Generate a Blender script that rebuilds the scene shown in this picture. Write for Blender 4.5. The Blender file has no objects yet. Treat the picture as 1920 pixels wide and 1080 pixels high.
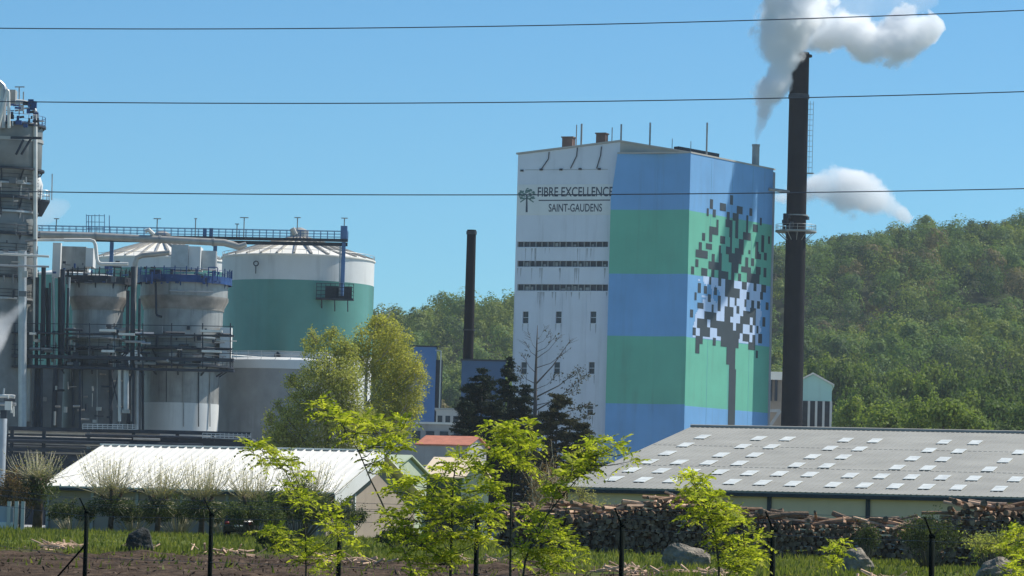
import bpy, math, random
import numpy as np
from mathutils import Vector, Matrix

# ------------------------------------------------------------------ camera, sky, sun, exposure
SC = bpy.context.scene
COL = SC.collection
R = math.radians
FPX = 6933.0                       # focal length in photo pixels (photo 1920 wide)
EYE = Vector((0.0, 0.0, 1.65))
ROLL = R(1.55)
PITCH = math.atan(470.0 * math.cos(ROLL) / FPX)
_f = Vector((0, math.cos(PITCH), math.sin(PITCH)))
_r0 = Vector((1, 0, 0)); _u0 = _r0.cross(_f)
_r = _r0 * math.cos(ROLL) + _u0 * math.sin(ROLL)
_u = -_r0 * math.sin(ROLL) + _u0 * math.cos(ROLL)

cam_data = bpy.data.cameras.new('camera')
cam = bpy.data.objects.new('camera', cam_data)
COL.objects.link(cam)
m = Matrix.Identity(4)
for i in range(3):
    m[i][0] = _r[i]; m[i][1] = _u[i]; m[i][2] = -_f[i]; m[i][3] = EYE[i]
cam.matrix_world = m
cam_data.sensor_width = 36.0
cam_data.lens = 36.0 * FPX / 1920.0
cam_data.clip_start = 0.5
cam_data.clip_end = 20000.0
SC.camera = cam

SUN_AZ = R(66.0)                   # clockwise from straight ahead (+Y): the sun stands right and behind the plant
SUN_EL = R(50.0)
SUN_DIR = Vector((math.sin(SUN_AZ) * math.cos(SUN_EL), math.cos(SUN_AZ) * math.cos(SUN_EL), math.sin(SUN_EL)))
world = bpy.data.worlds.new('World')
SC.world = world
world.use_nodes = True
wn = world.node_tree.nodes; wl = world.node_tree.links
wn.clear()
sky = wn.new('ShaderNodeTexSky')
sky.sky_type = 'NISHITA'
sky.sun_disc = False
sky.sun_elevation = SUN_EL
sky.sun_rotation = SUN_AZ
sky.altitude = 600.0
sky.air_density = 1.0
sky.dust_density = 0.1
sky.ozone_density = 4.0
tint = wn.new('ShaderNodeMix'); tint.data_type = 'RGBA'; tint.blend_type = 'MULTIPLY'
tint.inputs[0].default_value = 1.0
tint.inputs[7].default_value = (0.445, 0.74, 0.865, 1)
bg = wn.new('ShaderNodeBackground'); bg.inputs[1].default_value = 0.106
wo = wn.new('ShaderNodeOutputWorld')
wl.new(sky.outputs[0], tint.inputs[6]); wl.new(tint.outputs[2], bg.inputs[0]); wl.new(bg.outputs[0], wo.inputs[0])

sun_data = bpy.data.lights.new('sun', 'SUN')
sun_data.energy = 4.8
sun_data.angle = R(0.5)
sun_data.color = (1.0, 0.95, 0.86)
sun = bpy.data.objects.new('sun', sun_data)
COL.objects.link(sun)
sun.rotation_euler = SUN_DIR.to_track_quat('Z', 'Y').to_euler()
sun.location = (300, 200, 400)

SC.view_settings.view_transform = 'Standard'
SC.view_settings.look = 'None'
SC.view_settings.exposure = 0.38
SC.view_settings.gamma = 1.0
SC.view_settings.use_curve_mapping = False
SC.render.engine = 'CYCLES'
SC.cycles.use_denoising = True
SC.cycles.max_bounces = 24
SC.cycles.diffuse_bounces = 4
SC.cycles.transparent_max_bounces = 16
SC.cycles.volume_bounces = 20
SC.cycles.volume_step_rate = 1.0
SC.cycles.volume_max_steps = 256

# ------------------------------------------------------------------ geometry helpers
def ray(px, py):
    return _f + _r * ((px - 960.0) / FPX) + _u * ((540.0 - py) / FPX)

def at(px, py, Y):
    """the point of the sight line through a photo pixel that lies Y metres ahead"""
    d = ray(px, py)
    return EYE + d * (Y / d.y)

def hit(px, py, p0, n):
    d = ray(px, py)
    t = (Vector(p0) - EYE).dot(n) / d.dot(n)
    return EYE + d * t

def proj(p):
    d = Vector(p) - EYE
    k = d.dot(_f)
    return 960 + FPX * d.dot(_r) / k, 540 - FPX * d.dot(_u) / k

def interp(x, xs, ys):
    return float(np.interp(x, xs, ys))

ORG = {}
def tag(o, label=None, cat=None, group=None, kind=None):
    if label: o['label'] = label
    if cat: o['category'] = cat
    if group: o['group'] = group
    if kind: o['kind'] = kind
    return o

def thing(name, label, cat, loc, group=None):
    o = bpy.data.objects.new(name, None)
    COL.objects.link(o)
    o.empty_display_size = 0.3
    o.location = loc
    ORG[o.name] = Vector(loc)
    return tag(o, label, cat, group)

def origin_of(o):
    v = Vector((0, 0, 0))
    while o is not None:
        v += Vector(o.location); o = o.parent
    return v

class MB:
    def __init__(self):
        self.v = []; self.f = []; self.mi = []; self.cur = 0
    def add(self, vs, fs):
        b = len(self.v)
        self.v.extend([tuple(p) for p in vs])
        for f in fs:
            self.f.append(tuple(b + i for i in f)); self.mi.append(self.cur)
        return self
    def poly(self, pts):
        return self.add(pts, [tuple(range(len(pts)))])
    def hexa(self, p):            # 8 points: bottom ring 0-3, top ring 4-7
        return self.add(p, [(3, 2, 1, 0), (4, 5, 6, 7), (0, 1, 5, 4), (1, 2, 6, 5), (2, 3, 7, 6), (3, 0, 4, 7)])
    def box(self, c, s, rz=0.0):
        ca, sa = math.cos(rz), math.sin(rz)
        pts = []
        for dz in (-.5, .5):
            for dx, dy in ((-.5, -.5), (.5, -.5), (.5, .5), (-.5, .5)):
                x, y = dx * s[0], dy * s[1]
                pts.append((c[0] + x * ca - y * sa, c[1] + x * sa + y * ca, c[2] + dz * s[2]))
        return self.hexa(pts)
    def obox(self, o, a, b, c):   # box from corner o along three vectors
        o, a, b, c = Vector(o), Vector(a), Vector(b), Vector(c)
        return self.hexa([o, o + a, o + a + b, o + b, o + c, o + a + c, o + a + b + c, o + b + c])
    def bar(self, p0, p1, w, h=None):
        p0, p1 = Vector(p0), Vector(p1); h = h or w
        d = (p1 - p0).normalized()
        up = Vector((0, 0, 1)) if abs(d.z) < 0.95 else Vector((0, 1, 0))
        s = d.cross(up).normalized() * w; t = s.cross(d).normalized() * h
        return self.obox(p0 - s / 2 - t / 2, s, t, p1 - p0)
    def tube(self, pts, r, n=8, caps=True):
        pts = [Vector(p) for p in pts]
        rs = r if isinstance(r, (list, tuple)) else [r] * len(pts)
        vs = []; fs = []
        ref = None
        for i, p in enumerate(pts):
            a = pts[max(i - 1, 0)]; b = pts[min(i + 1, len(pts) - 1)]
            d = (b - a).normalized()
            if ref is None:
                ref = Vector((0, 0, 1)) if abs(d.z) < 0.9 else Vector((1, 0, 0))
            s = d.cross(ref)
            if s.length < 1e-4: s = d.cross(Vector((0.3, 1, 0.2)))
            s.normalize(); t = s.cross(d).normalized(); ref = t
            for k in range(n):
                an = 2 * math.pi * k / n
                vs.append(p + (s * math.cos(an) + t * math.sin(an)) * rs[i])
        for i in range(len(pts) - 1):
            for k in range(n):
                k2 = (k + 1) % n
                fs.append((i * n + k, i * n + k2, (i + 1) * n + k2, (i + 1) * n + k))
        if caps:
            fs.append(tuple(range(n - 1, -1, -1)))
            fs.append(tuple((len(pts) - 1) * n + k for k in range(n)))
        return self.add(vs, fs)
    def lathe(self, c, prof, n=48, caps=True):
        vs = []; fs = []
        for r, z in prof:
            for k in range(n):
                a = 2 * math.pi * k / n
                vs.append((c[0] + r * math.cos(a), c[1] + r * math.sin(a), z))
        for i in range(len(prof) - 1):
            for k in range(n):
                k2 = (k + 1) % n
                fs.append((i * n + k, i * n + k2, (i + 1) * n + k2, (i + 1) * n + k))
        if caps:
            fs.append(tuple(range(n - 1, -1, -1)))
            fs.append(tuple((len(prof) - 1) * n + k for k in range(n)))
        return self.add(vs, fs)
    def build(self, name, mats, parent=None, smooth=False, org=None):
        me = bpy.data.meshes.new(name)
        o0 = Vector(org) if org is not None else (origin_of(parent) if parent is not None else Vector((0, 0, 0)))
        me.from_pydata([(p[0] - o0.x, p[1] - o0.y, p[2] - o0.z) for p in self.v], [], self.f)
        if not isinstance(mats, (list, tuple)): mats = [mats]
        for mm in mats: me.materials.append(mm)
        if len(mats) > 1: me.polygons.foreach_set('material_index', self.mi)
        if smooth:
            me.polygons.foreach_set('use_smooth', [True] * len(me.polygons))
            try: me.set_sharp_from_angle(angle=R(35))
            except Exception: pass
        me.update()
        o = bpy.data.objects.new(name, me)
        COL.objects.link(o)
        if parent is not None: o.parent = parent
        elif org is not None: o.location = o0
        return o

def np_mesh(name, V, nper, mats, parent=None, loc=(0, 0, 0), faces=None, midx=None):
    """mesh of loose n-gons: V has (faces*nper, 3) points"""
    me = bpy.data.meshes.new(name)
    V = np.asarray(V, dtype=np.float32).reshape(-1, 3)
    n = len(V) // nper
    me.vertices.add(len(V)); me.vertices.foreach_set('co', V.ravel())
    me.loops.add(len(V)); me.loops.foreach_set('vertex_index', np.arange(len(V), dtype=np.int32))
    me.polygons.add(n)
    me.polygons.foreach_set('loop_start', np.arange(0, len(V), nper, dtype=np.int32))
    if not isinstance(mats, (list, tuple)): mats = [mats]
    for mm in mats: me.materials.append(mm)
    if midx is not None: me.polygons.foreach_set('material_index', np.asarray(midx, dtype=np.int32))
    me.update(calc_edges=True); me.validate()
    o = bpy.data.objects.new(name, me)
    COL.objects.link(o)
    o.location = loc
    if parent is not None: o.parent = parent
    return o

def dup(o, loc=None, rz=None, scale=None, parent=None):
    """a copy of a thing with its parts and sub-parts"""
    c = o.copy(); COL.objects.link(c)
    if parent is not None: c.parent = parent
    if loc is not None: c.location = loc
    if rz is not None: c.rotation_euler = (0, 0, rz)
    if scale is not None: c.scale = scale
    for ch in list(o.children):
        dup(ch, parent=c)
    return c

# ------------------------------------------------------------------ materials
def newmat(name):
    mt = bpy.data.materials.new(name); mt.use_nodes = True
    nt = mt.node_tree; nt.nodes.clear()
    return mt, nt.nodes, nt.links

def mixc(N, L, a, b, fac, mode='MIX'):
    x = N.new('ShaderNodeMix'); x.data_type = 'RGBA'; x.blend_type = mode
    if isinstance(fac, (int, float)): x.inputs[0].default_value = fac
    else: L.new(fac, x.inputs[0])
    for idx, v in ((6, a), (7, b)):
        if isinstance(v, (tuple, list)): x.inputs[idx].default_value = (*v[:3], 1)
        else: L.new(v, x.inputs[idx])
    return x.outputs[2]

def noise(N, L, scale, detail=4, stretch=(1, 1, 1), rough=0.55, coord='pos'):
    if coord == 'pos':
        g = N.new('ShaderNodeNewGeometry').outputs['Position']
    else:
        g = N.new('ShaderNodeTexCoord').outputs['Object']
    mp = N.new('ShaderNodeMapping'); mp.inputs['Scale'].default_value = stretch
    L.new(g, mp.inputs[0])
    t = N.new('ShaderNodeTexNoise'); t.inputs['Scale'].default_value = scale
    t.inputs['Detail'].default_value = detail; t.inputs['Roughness'].default_value = rough
    L.new(mp.outputs[0], t.inputs['Vector'])
    return t.outputs['Fac']

def ramp(N, L, fac, stops):
    r = N.new('ShaderNodeValToRGB'); L.new(fac, r.inputs[0])
    e = r.color_ramp.elements
    while len(e) > 1: e.remove(e[-1])
    for i, (p, c) in enumerate(stops):
        el = e[0] if i == 0 else e.new(p)
        el.position = p
        el.color = (*c, 1) if isinstance(c, (tuple, list)) else (c, c, c, 1)
    return r.outputs[0]

def mat(name, col, var=0.15, scale=0.6, rough=0.6, metal=0.0, streak=0.0, dirt=(0.10, 0.09, 0.075), bump=0.0, bscale=8.0, coord='pos', sscale=0.9, spec=0.5):
    """a weathered surface: base colour, blotches, rain streaks running down and a little relief"""
    mt, N, L = newmat(name)
    bsdf = N.new('ShaderNodeBsdfPrincipled'); out = N.new('ShaderNodeOutputMaterial')
    L.new(bsdf.outputs[0], out.inputs[0])
    bsdf.inputs['Specular IOR Level'].default_value = spec; bsdf.inputs['Roughness'].default_value = rough; bsdf.inputs['Metallic'].default_value = metal
    n1 = noise(N, L, scale, 5, coord=coord)
    lo = tuple(c * (1 - var) for c in col); hi = tuple(min(1, c * (1 + var)) for c in col)
    c = ramp(N, L, n1, [(0.3, lo), (0.7, hi)])
    if streak > 0:
        n2 = noise(N, L, sscale, 5, (1, 1, 0.06), 0.65, coord=coord)
        n3 = noise(N, L, sscale * 0.23, 2, coord=coord)
        f = ramp(N, L, n2, [(0.5, 0.0), (0.72, streak)])
        f2 = ramp(N, L, n3, [(0.35, 0.15), (0.65, 1.0)])
        mu = N.new('ShaderNodeMath'); mu.operation = 'MULTIPLY'; L.new(f, mu.inputs[0]); L.new(f2, mu.inputs[1])
        c = mixc(N, L, c, dirt, mu.outputs[0])
    L.new(c, bsdf.inputs['Base Color'])
    if bump > 0:
        nb = noise(N, L, bscale, 4, coord=coord)
        b = N.new('ShaderNodeBump'); b.inputs['Strength'].default_value = bump; b.inputs['Distance'].default_value = 0.2
        L.new(nb, b.inputs['Height']); L.new(b.outputs[0], bsdf.inputs['Normal'])
    return mt

def leafmat(name, stops, trans=0.35, big=0.12, mixbig=0.5, tint=1.25):
    """leaves: colour varies leaf by leaf and clump by clump; light comes through them"""
    mt, N, L = newmat(name)
    g = N.new('ShaderNodeNewGeometry')
    nz = noise(N, L, big, 3)
    m1 = N.new('ShaderNodeMix'); m1.data_type = 'FLOAT'; m1.inputs[0].default_value = mixbig
    st = ramp(N, L, nz, [(0.3, 0.0), (0.7, 1.0)])
    L.new(g.outputs['Random Per Island'], m1.inputs[2]); L.new(st, m1.inputs[3])
    c = ramp(N, L, m1.outputs[0], stops)
    d = N.new('ShaderNodeBsdfDiffuse'); L.new(c, d.inputs[0])
    t = N.new('ShaderNodeBsdfTranslucent')
    tc = mixc(N, L, c, (tint, tint * 1.05, tint * 0.55), 1.0, 'MULTIPLY'); L.new(tc, t.inputs[0])
    ms = N.new('ShaderNodeMixShader'); ms.inputs[0].default_value = trans
    L.new(d.outputs[0], ms.inputs[1]); L.new(t.outputs[0], ms.inputs[2])
    gl = N.new('ShaderNodeBsdfGlossy'); gl.inputs['Roughness'].default_value = 0.6; gl.inputs[0].default_value = (0.8, 0.85, 0.8, 1)
    m3 = N.new('ShaderNodeMixShader'); m3.inputs[0].default_value = 0.012
    L.new(ms.outputs[0], m3.inputs[1]); L.new(gl.outputs[0], m3.inputs[2])
    out = N.new('ShaderNodeOutputMaterial'); L.new(m3.outputs[0], out.inputs[0])
    return mt

M = {}
M['white_wall'] = mat('white_wall', (0.62, 0.66, 0.71), 0.05, 0.25, 0.7, streak=0.30, sscale=0.7)
M['blue_paint'] = mat('blue_paint', (0.150, 0.355, 0.62), 0.07, 0.2, 0.6, streak=0.22)
M['green_paint'] = mat('green_paint', (0.125, 0.43, 0.30), 0.07, 0.2, 0.6, streak=0.22)
M['mural_dark'] = mat('mural_dark', (0.030, 0.043, 0.053), 0.12, 0.5, 0.6)
M['sign_board'] = mat('sign_board', (0.66, 0.68, 0.66), 0.04, 0.5, 0.6, streak=0.1)
M['sign_ink'] = mat('sign_ink', (0.035, 0.050, 0.075), 0.1, 1.0, 0.6)
M['pale_blue'] = mat('pale_blue_cells', (0.46, 0.58, 0.78), 0.05, 0.3, 0.6, streak=0.15)
M['pale_mint'] = mat('pale_mint_paint', (0.29, 0.58, 0.46), 0.05, 0.3, 0.6, streak=0.15)
M['blue_seam'] = mat('blue_seam', (0.15, 0.36, 0.47), 0.1, 0.5, 0.7)
M['stain'] = mat('rain_stain', (0.36, 0.38, 0.40), 0.25, 1.2, 0.8)
M['sign_green'] = mat('sign_green', (0.10, 0.19, 0.17), 0.2, 1.0, 0.6)
M['dark_glass'] = mat('dark_glass', (0.03, 0.04, 0.055), 0.3, 0.9, 0.25)
M['louvre'] = mat('louvre', (0.05, 0.06, 0.075), 0.5, 0.8, 0.6)
M['roof_grey'] = mat('roof_grey', (0.40, 0.38, 0.34), 0.1, 0.3, 0.7, streak=0.2)
M['rust_brown'] = mat('rust_brown', (0.14, 0.085, 0.065), 0.35, 0.9, 0.75, streak=0.4)
M['chimney_dark'] = mat('chimney_dark', (0.010, 0.010, 0.014), 0.25, 0.5, 0.85, spec=0.12, streak=0.2, dirt=(0.022, 0.018, 0.018))
M['steel_grey'] = mat('steel_grey', (0.30, 0.305, 0.295), 0.2, 0.6, 0.5, metal=0.2, streak=0.75, sscale=1.6, dirt=(0.05, 0.05, 0.05))
M['steel_dark'] = mat('steel_dark', (0.035, 0.043, 0.055), 0.3, 0.8, 0.6, spec=0.25)
M['tower_grey'] = mat('tower_grey', (0.19, 0.20, 0.195), 0.2, 0.5, 0.5, metal=0.1, streak=0.5)
M['galv'] = mat('galvanised', (0.42, 0.43, 0.43), 0.15, 0.9, 0.45, metal=0.5)
M['blue_steel'] = mat('blue_steel', (0.012, 0.05, 0.17), 0.25, 0.7, 0.5)
M['rail_blue'] = mat('rail_blue', (0.07, 0.15, 0.30), 0.2, 0.7, 0.5)
M['lagging'] = mat('lagging', (0.40, 0.38, 0.34), 0.2, 0.5, 0.45, metal=0.3, streak=0.4)
M['pipe_white'] = mat('pipe_white', (0.66, 0.64, 0.58), 0.12, 0.8, 0.4, metal=0.1, streak=0.25)
M['tank_green'] = mat('tank_green', (0.10, 0.26, 0.215), 0.08, 0.25, 0.26, streak=0.18)
M['tank_white'] = mat('tank_white', (0.62, 0.63, 0.61), 0.06, 0.3, 0.55, streak=0.3)
M['concrete'] = mat('concrete', (0.30, 0.30, 0.29), 0.15, 0.4, 0.85, streak=0.4, bump=0.1)
M['white_roof'] = mat('white_roof', (0.76, 0.74, 0.67), 0.06, 0.5, 0.55, streak=0.22, sscale=1.3, dirt=(0.34, 0.31, 0.26))
M['fibre_roof'] = mat('fibre_roof', (0.275, 0.275, 0.25), 0.13, 0.30, 0.9, streak=0.32, sscale=1.1, dirt=(0.16, 0.15, 0.125))
M['skylight'] = mat('skylight', (0.67, 0.67, 0.60), 0.18, 1.5, 0.35, streak=0.2)
M['beige_wall'] = mat('beige_wall', (0.74, 0.57, 0.39), 0.08, 0.4, 0.8, streak=0.2)
M['grey_wall'] = mat('grey_wall', (0.30, 0.25, 0.20), 0.12, 0.5, 0.8, streak=0.3)
M['teal'] = mat('teal_cladding', (0.40, 0.66, 0.62), 0.06, 0.3, 0.5, streak=0.12)
M['navy'] = mat('navy_cladding', (0.035, 0.09, 0.19), 0.1, 0.3, 0.5, streak=0.1)
M['blue_clad'] = mat('blue_cladding', (0.075, 0.19, 0.40), 0.08, 0.3, 0.5, streak=0.1)
M['red_tile'] = mat('red_tile', (0.42, 0.15, 0.09), 0.2, 1.2, 0.8)
M['peach'] = mat('peach_wall', (0.72, 0.58, 0.42), 0.06, 0.6, 0.8)
M['pale_green'] = mat('pale_green', (0.40, 0.46, 0.33), 0.1, 0.6, 0.7, streak=0.2)
M['dark_green'] = mat('dark_green', (0.05, 0.085, 0.055), 0.2, 0.6, 0.7)
M['fence_green'] = mat('fence_green', (0.004, 0.009, 0.007), 0.3, 3.0, 0.9, spec=0.08)
M['wire'] = mat('cable_wire', (0.05, 0.075, 0.10), 0.2, 1.0, 0.6)
M['rock'] = mat('rock', (0.235, 0.205, 0.165), 0.5, 2.2, 0.95, bump=1.0, bscale=6.0, spec=0.1)
M['rock_dark'] = mat('rock_dark', (0.055, 0.058, 0.055), 0.5, 2.2, 0.95, bump=1.0, bscale=6.0, spec=0.08)
M['bark'] = mat('bark', (0.10, 0.075, 0.055), 0.4, 3.0, 0.9, spec=0.1, bump=0.5, bscale=10, coord='obj')
M['pale_bark'] = mat('pale_bark', (0.42, 0.40, 0.36), 0.25, 1.5, 0.85)
M['dead_wood'] = mat('dead_wood', (0.095, 0.085, 0.08), 0.25, 1.5, 0.9)
# ------------------------------------------------------------------ ground and hills
RX = [-900, -300] ; RZ = [60, 62]
for px, py in ((400, 618), (690, 590), (790, 576), (850, 570), (953, 554), (1200, 500), (1450, 446), (1530, 438), (1600, 426), (1700, 415), (1800, 412), (1920, 404), (2150, 396)):
    p = at(px, py, 1550); RX.append(p.x); RZ.append(p.z - 17.0)
RX.append(1200); RZ.append(165)
_o = np.argsort(RX); RX = list(np.array(RX)[_o]); RZ = list(np.array(RZ)[_o])
PY = [-60, 0, 60, 90, 110, 150, 215, 300, 640]
PZ = [-0.2, 0, 0, 0.20, 0.40, 0.70, 1.30, 1.5, 2.0]
HY = [640, 760, 860, 940, 1000, 1100, 1200, 1300, 1400, 1480, 1550, 1700, 2600]
HF = [0.0, 0.05, 0.13, 0.20, 0.25, 0.39, 0.55, 0.71, 0.86, 0.955, 1.0, 0.98, 0.8]
_rs = np.random.RandomState(3)
_ph = _rs.uniform(0, 6.28, 24); _kx = _rs.normal(0, 0.016, 24); _ky = _rs.normal(0, 0.012, 24)
def ground_z(x, y):
    z = np.interp(y, PY, PZ)
    h = np.interp(y, HY, HF)
    z = z + h * (np.interp(x, RX, RZ) - 2.0)
    w = np.clip((y - 700) / 200, 0, 1) * np.clip((1560 - y) / 200, 0.12, 1)
    s = 0
    for k in range(24): s = s + np.sin(_kx[k] * x + _ky[k] * y + _ph[k])
    return z + w * s * 1.5 + np.where((y > 95) & (y < 230), 0.05 * np.sin(x * 0.9 + y * 0.23) * np.sin(y * 0.55), 0)

def build_ground():
    ys = np.concatenate([np.linspace(-60, 90, 20), np.linspace(92, 240, 130), np.linspace(245, 640, 40), np.linspace(650, 2600, 110)])
    us = np.linspace(-1, 1, 141)
    V = []
    for y in ys:
        half = 60 + max(y, 0) * 0.42
        for u in us:
            x = u * half
            V.append((x, y, float(ground_z(x, y))))
    nx = len(us); Fs = []
    for j in range(len(ys) - 1):
        for i in range(nx - 1):
            a = j * nx + i
            Fs.append((a, a + 1, a + nx + 1, a + nx))
    mb = MB(); mb.v = V; mb.f = Fs; mb.mi = [0] * len(Fs)
    mt, N, L = newmat('ground_surface')
    bsdf = N.new('ShaderNodeBsdfPrincipled'); out = N.new('ShaderNodeOutputMaterial'); L.new(bsdf.outputs[0], out.inputs[0])
    bsdf.inputs['Roughness'].default_value = 0.95; bsdf.inputs['Specular IOR Level'].default_value = 0.05
    geo = N.new('ShaderNodeNewGeometry'); sep = N.new('ShaderNodeSeparateXYZ'); L.new(geo.outputs['Position'], sep.inputs[0])
    n1 = noise(N, L, 0.5, 6, (1, 0.35, 1)); n2 = noise(N, L, 2.2, 6, (1, 0.3, 1), 0.7)
    dirt = ramp(N, L, n2, [(0.3, (0.026, 0.017, 0.011)), (0.5, (0.066, 0.046, 0.031)), (0.72, (0.145, 0.105, 0.072))])
    grass = ramp(N, L, n1, [(0.3, (0.06, 0.085, 0.018)), (0.6, (0.12, 0.15, 0.03)), (0.8, (0.15, 0.14, 0.06))])
    ad = N.new('ShaderNodeMath'); ad.operation = 'MULTIPLY_ADD'; L.new(n1, ad.inputs[0]); ad.inputs[1].default_value = 40; L.new(sep.outputs[1], ad.inputs[2])
    xr = N.new('ShaderNodeMapRange'); xr.inputs[1].default_value = -4; xr.inputs[2].default_value = 5; xr.inputs[3].default_value = 0; xr.inputs[4].default_value = 36; L.new(sep.outputs[0], xr.inputs[0])
    ad2 = N.new('ShaderNodeMath'); L.new(ad.outputs[0], ad2.inputs[0]); L.new(xr.outputs[0], ad2.inputs[1]); ad = ad2
    f = N.new('ShaderNodeMapRange'); f.inputs[1].default_value = 162; f.inputs[2].default_value = 176; L.new(ad.outputs[0], f.inputs[0])
    c = mixc(N, L, dirt, grass, f.outputs[0])
    f2 = N.new('ShaderNodeMapRange'); f2.inputs[1].default_value = 640; f2.inputs[2].default_value = 760; L.new(sep.outputs[1], f2.inputs[0])
    c = mixc(N, L, c, (0.035, 0.045, 0.02), f2.outputs[0])
    L.new(c, bsdf.inputs['Base Color'])
    b = N.new('ShaderNodeBump'); b.inputs['Strength'].default_value = 0.9; b.inputs['Distance'].default_value = 0.25
    L.new(n2, b.inputs['Height']); L.new(b.outputs[0], bsdf.inputs['Normal'])
    g = mb.build('ground', mt, smooth=True)
    tag(g, 'sloping ground from rutted brown dirt to grass and wooded hillside', 'ground', kind='structure')
build_ground()
def build_bounce_yard():  # unseen pale ground sheet added to bounce sunlight up onto the shaded walls
    mb = MB(); ys = np.linspace(300, 640, 40)
    for a, b in zip(ys[:-1], ys[1:]):
        for i in range(30):
            x0 = -150 + i * 10; x1 = x0 + 10
            mb.poly([(x, y, float(ground_z(x, y)) + .03) for x, y in ((x0, a), (x1, a), (x1, b), (x0, b))])
    tag(mb.build('bounce_yard', M['bounce_yard'], None), 'unseen pale concrete ground added to bounce sunlight onto the plant walls', 'bounce_yard', kind='structure')
M['bounce_yard'] = mat('bounce_concrete', (0.30, 0.30, 0.285), 0.12, 0.2, 0.9, streak=0.1)
build_bounce_yard()

# ------------------------------------------------------------------ boiler house with mural
TH1, TH2 = R(19), R(33)
E1 = Vector((math.cos(TH1), -math.sin(TH1), 0))          # along the front, to the right
E2 = Vector((math.sin(TH2), math.cos(TH2), 0))           # along the mural side, away
N1 = Vector((-math.sin(TH1), -math.cos(TH1), 0))
N2 = Vector((math.cos(TH2), -math.sin(TH2), 0))
C0 = at(1289, 543, 600); C0.z = 1.5
UP = Vector((0, 0, 1))
def fr(px, py, off=0.0):
    """photo pixel -> (metres along the front from the corner, height)"""
    p = hit(px, py, C0 + N1 * off, N1)
    return (p - C0 - N1 * off).dot(E1), p.z
def FP(u, z, off=0.0):
    return C0 + E1 * u + N1 * off + UP * (z - C0.z)
def sd(px, py):
    p = hit(px, py, C0, N2)
    return (p - C0).dot(E2), p.z
def SP(u, z, off=0.0):
    return C0 + E2 * u + N2 * off + UP * (z - C0.z)

def holed_wall(mb, P, u0, u1, z0, z1, holes, depth, off=0.0):
    us = sorted(set([u0, u1] + [h[0] for h in holes] + [h[1] for h in holes]))
    zs = sorted(set([z0, z1] + [h[2] for h in holes] + [h[3] for h in holes]))
    for i in range(len(us) - 1):
        for j in range(len(zs) - 1):
            cu, cz = (us[i] + us[i + 1]) / 2, (zs[j] + zs[j + 1]) / 2
            if any(h[0] < cu < h[1] and h[2] < cz < h[3] for h in holes): continue
            mb.poly([P(us[i], zs[j], off), P(us[i + 1], zs[j], off), P(us[i + 1], zs[j + 1], off), P(us[i], zs[j + 1], off)])
    for h in holes:
        a = [P(h[0], h[2], off), P(h[1], h[2], off), P(h[1], h[3], off), P(h[0], h[3], off)]
        b = [P(h[0], h[2], off - depth), P(h[1], h[2], off - depth), P(h[1], h[3], off - depth), P(h[0], h[3], off - depth)]
        for k in range(4):
            k2 = (k + 1) % 4
            mb.poly([a[k], a[k2], b[k2], b[k]])

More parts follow.
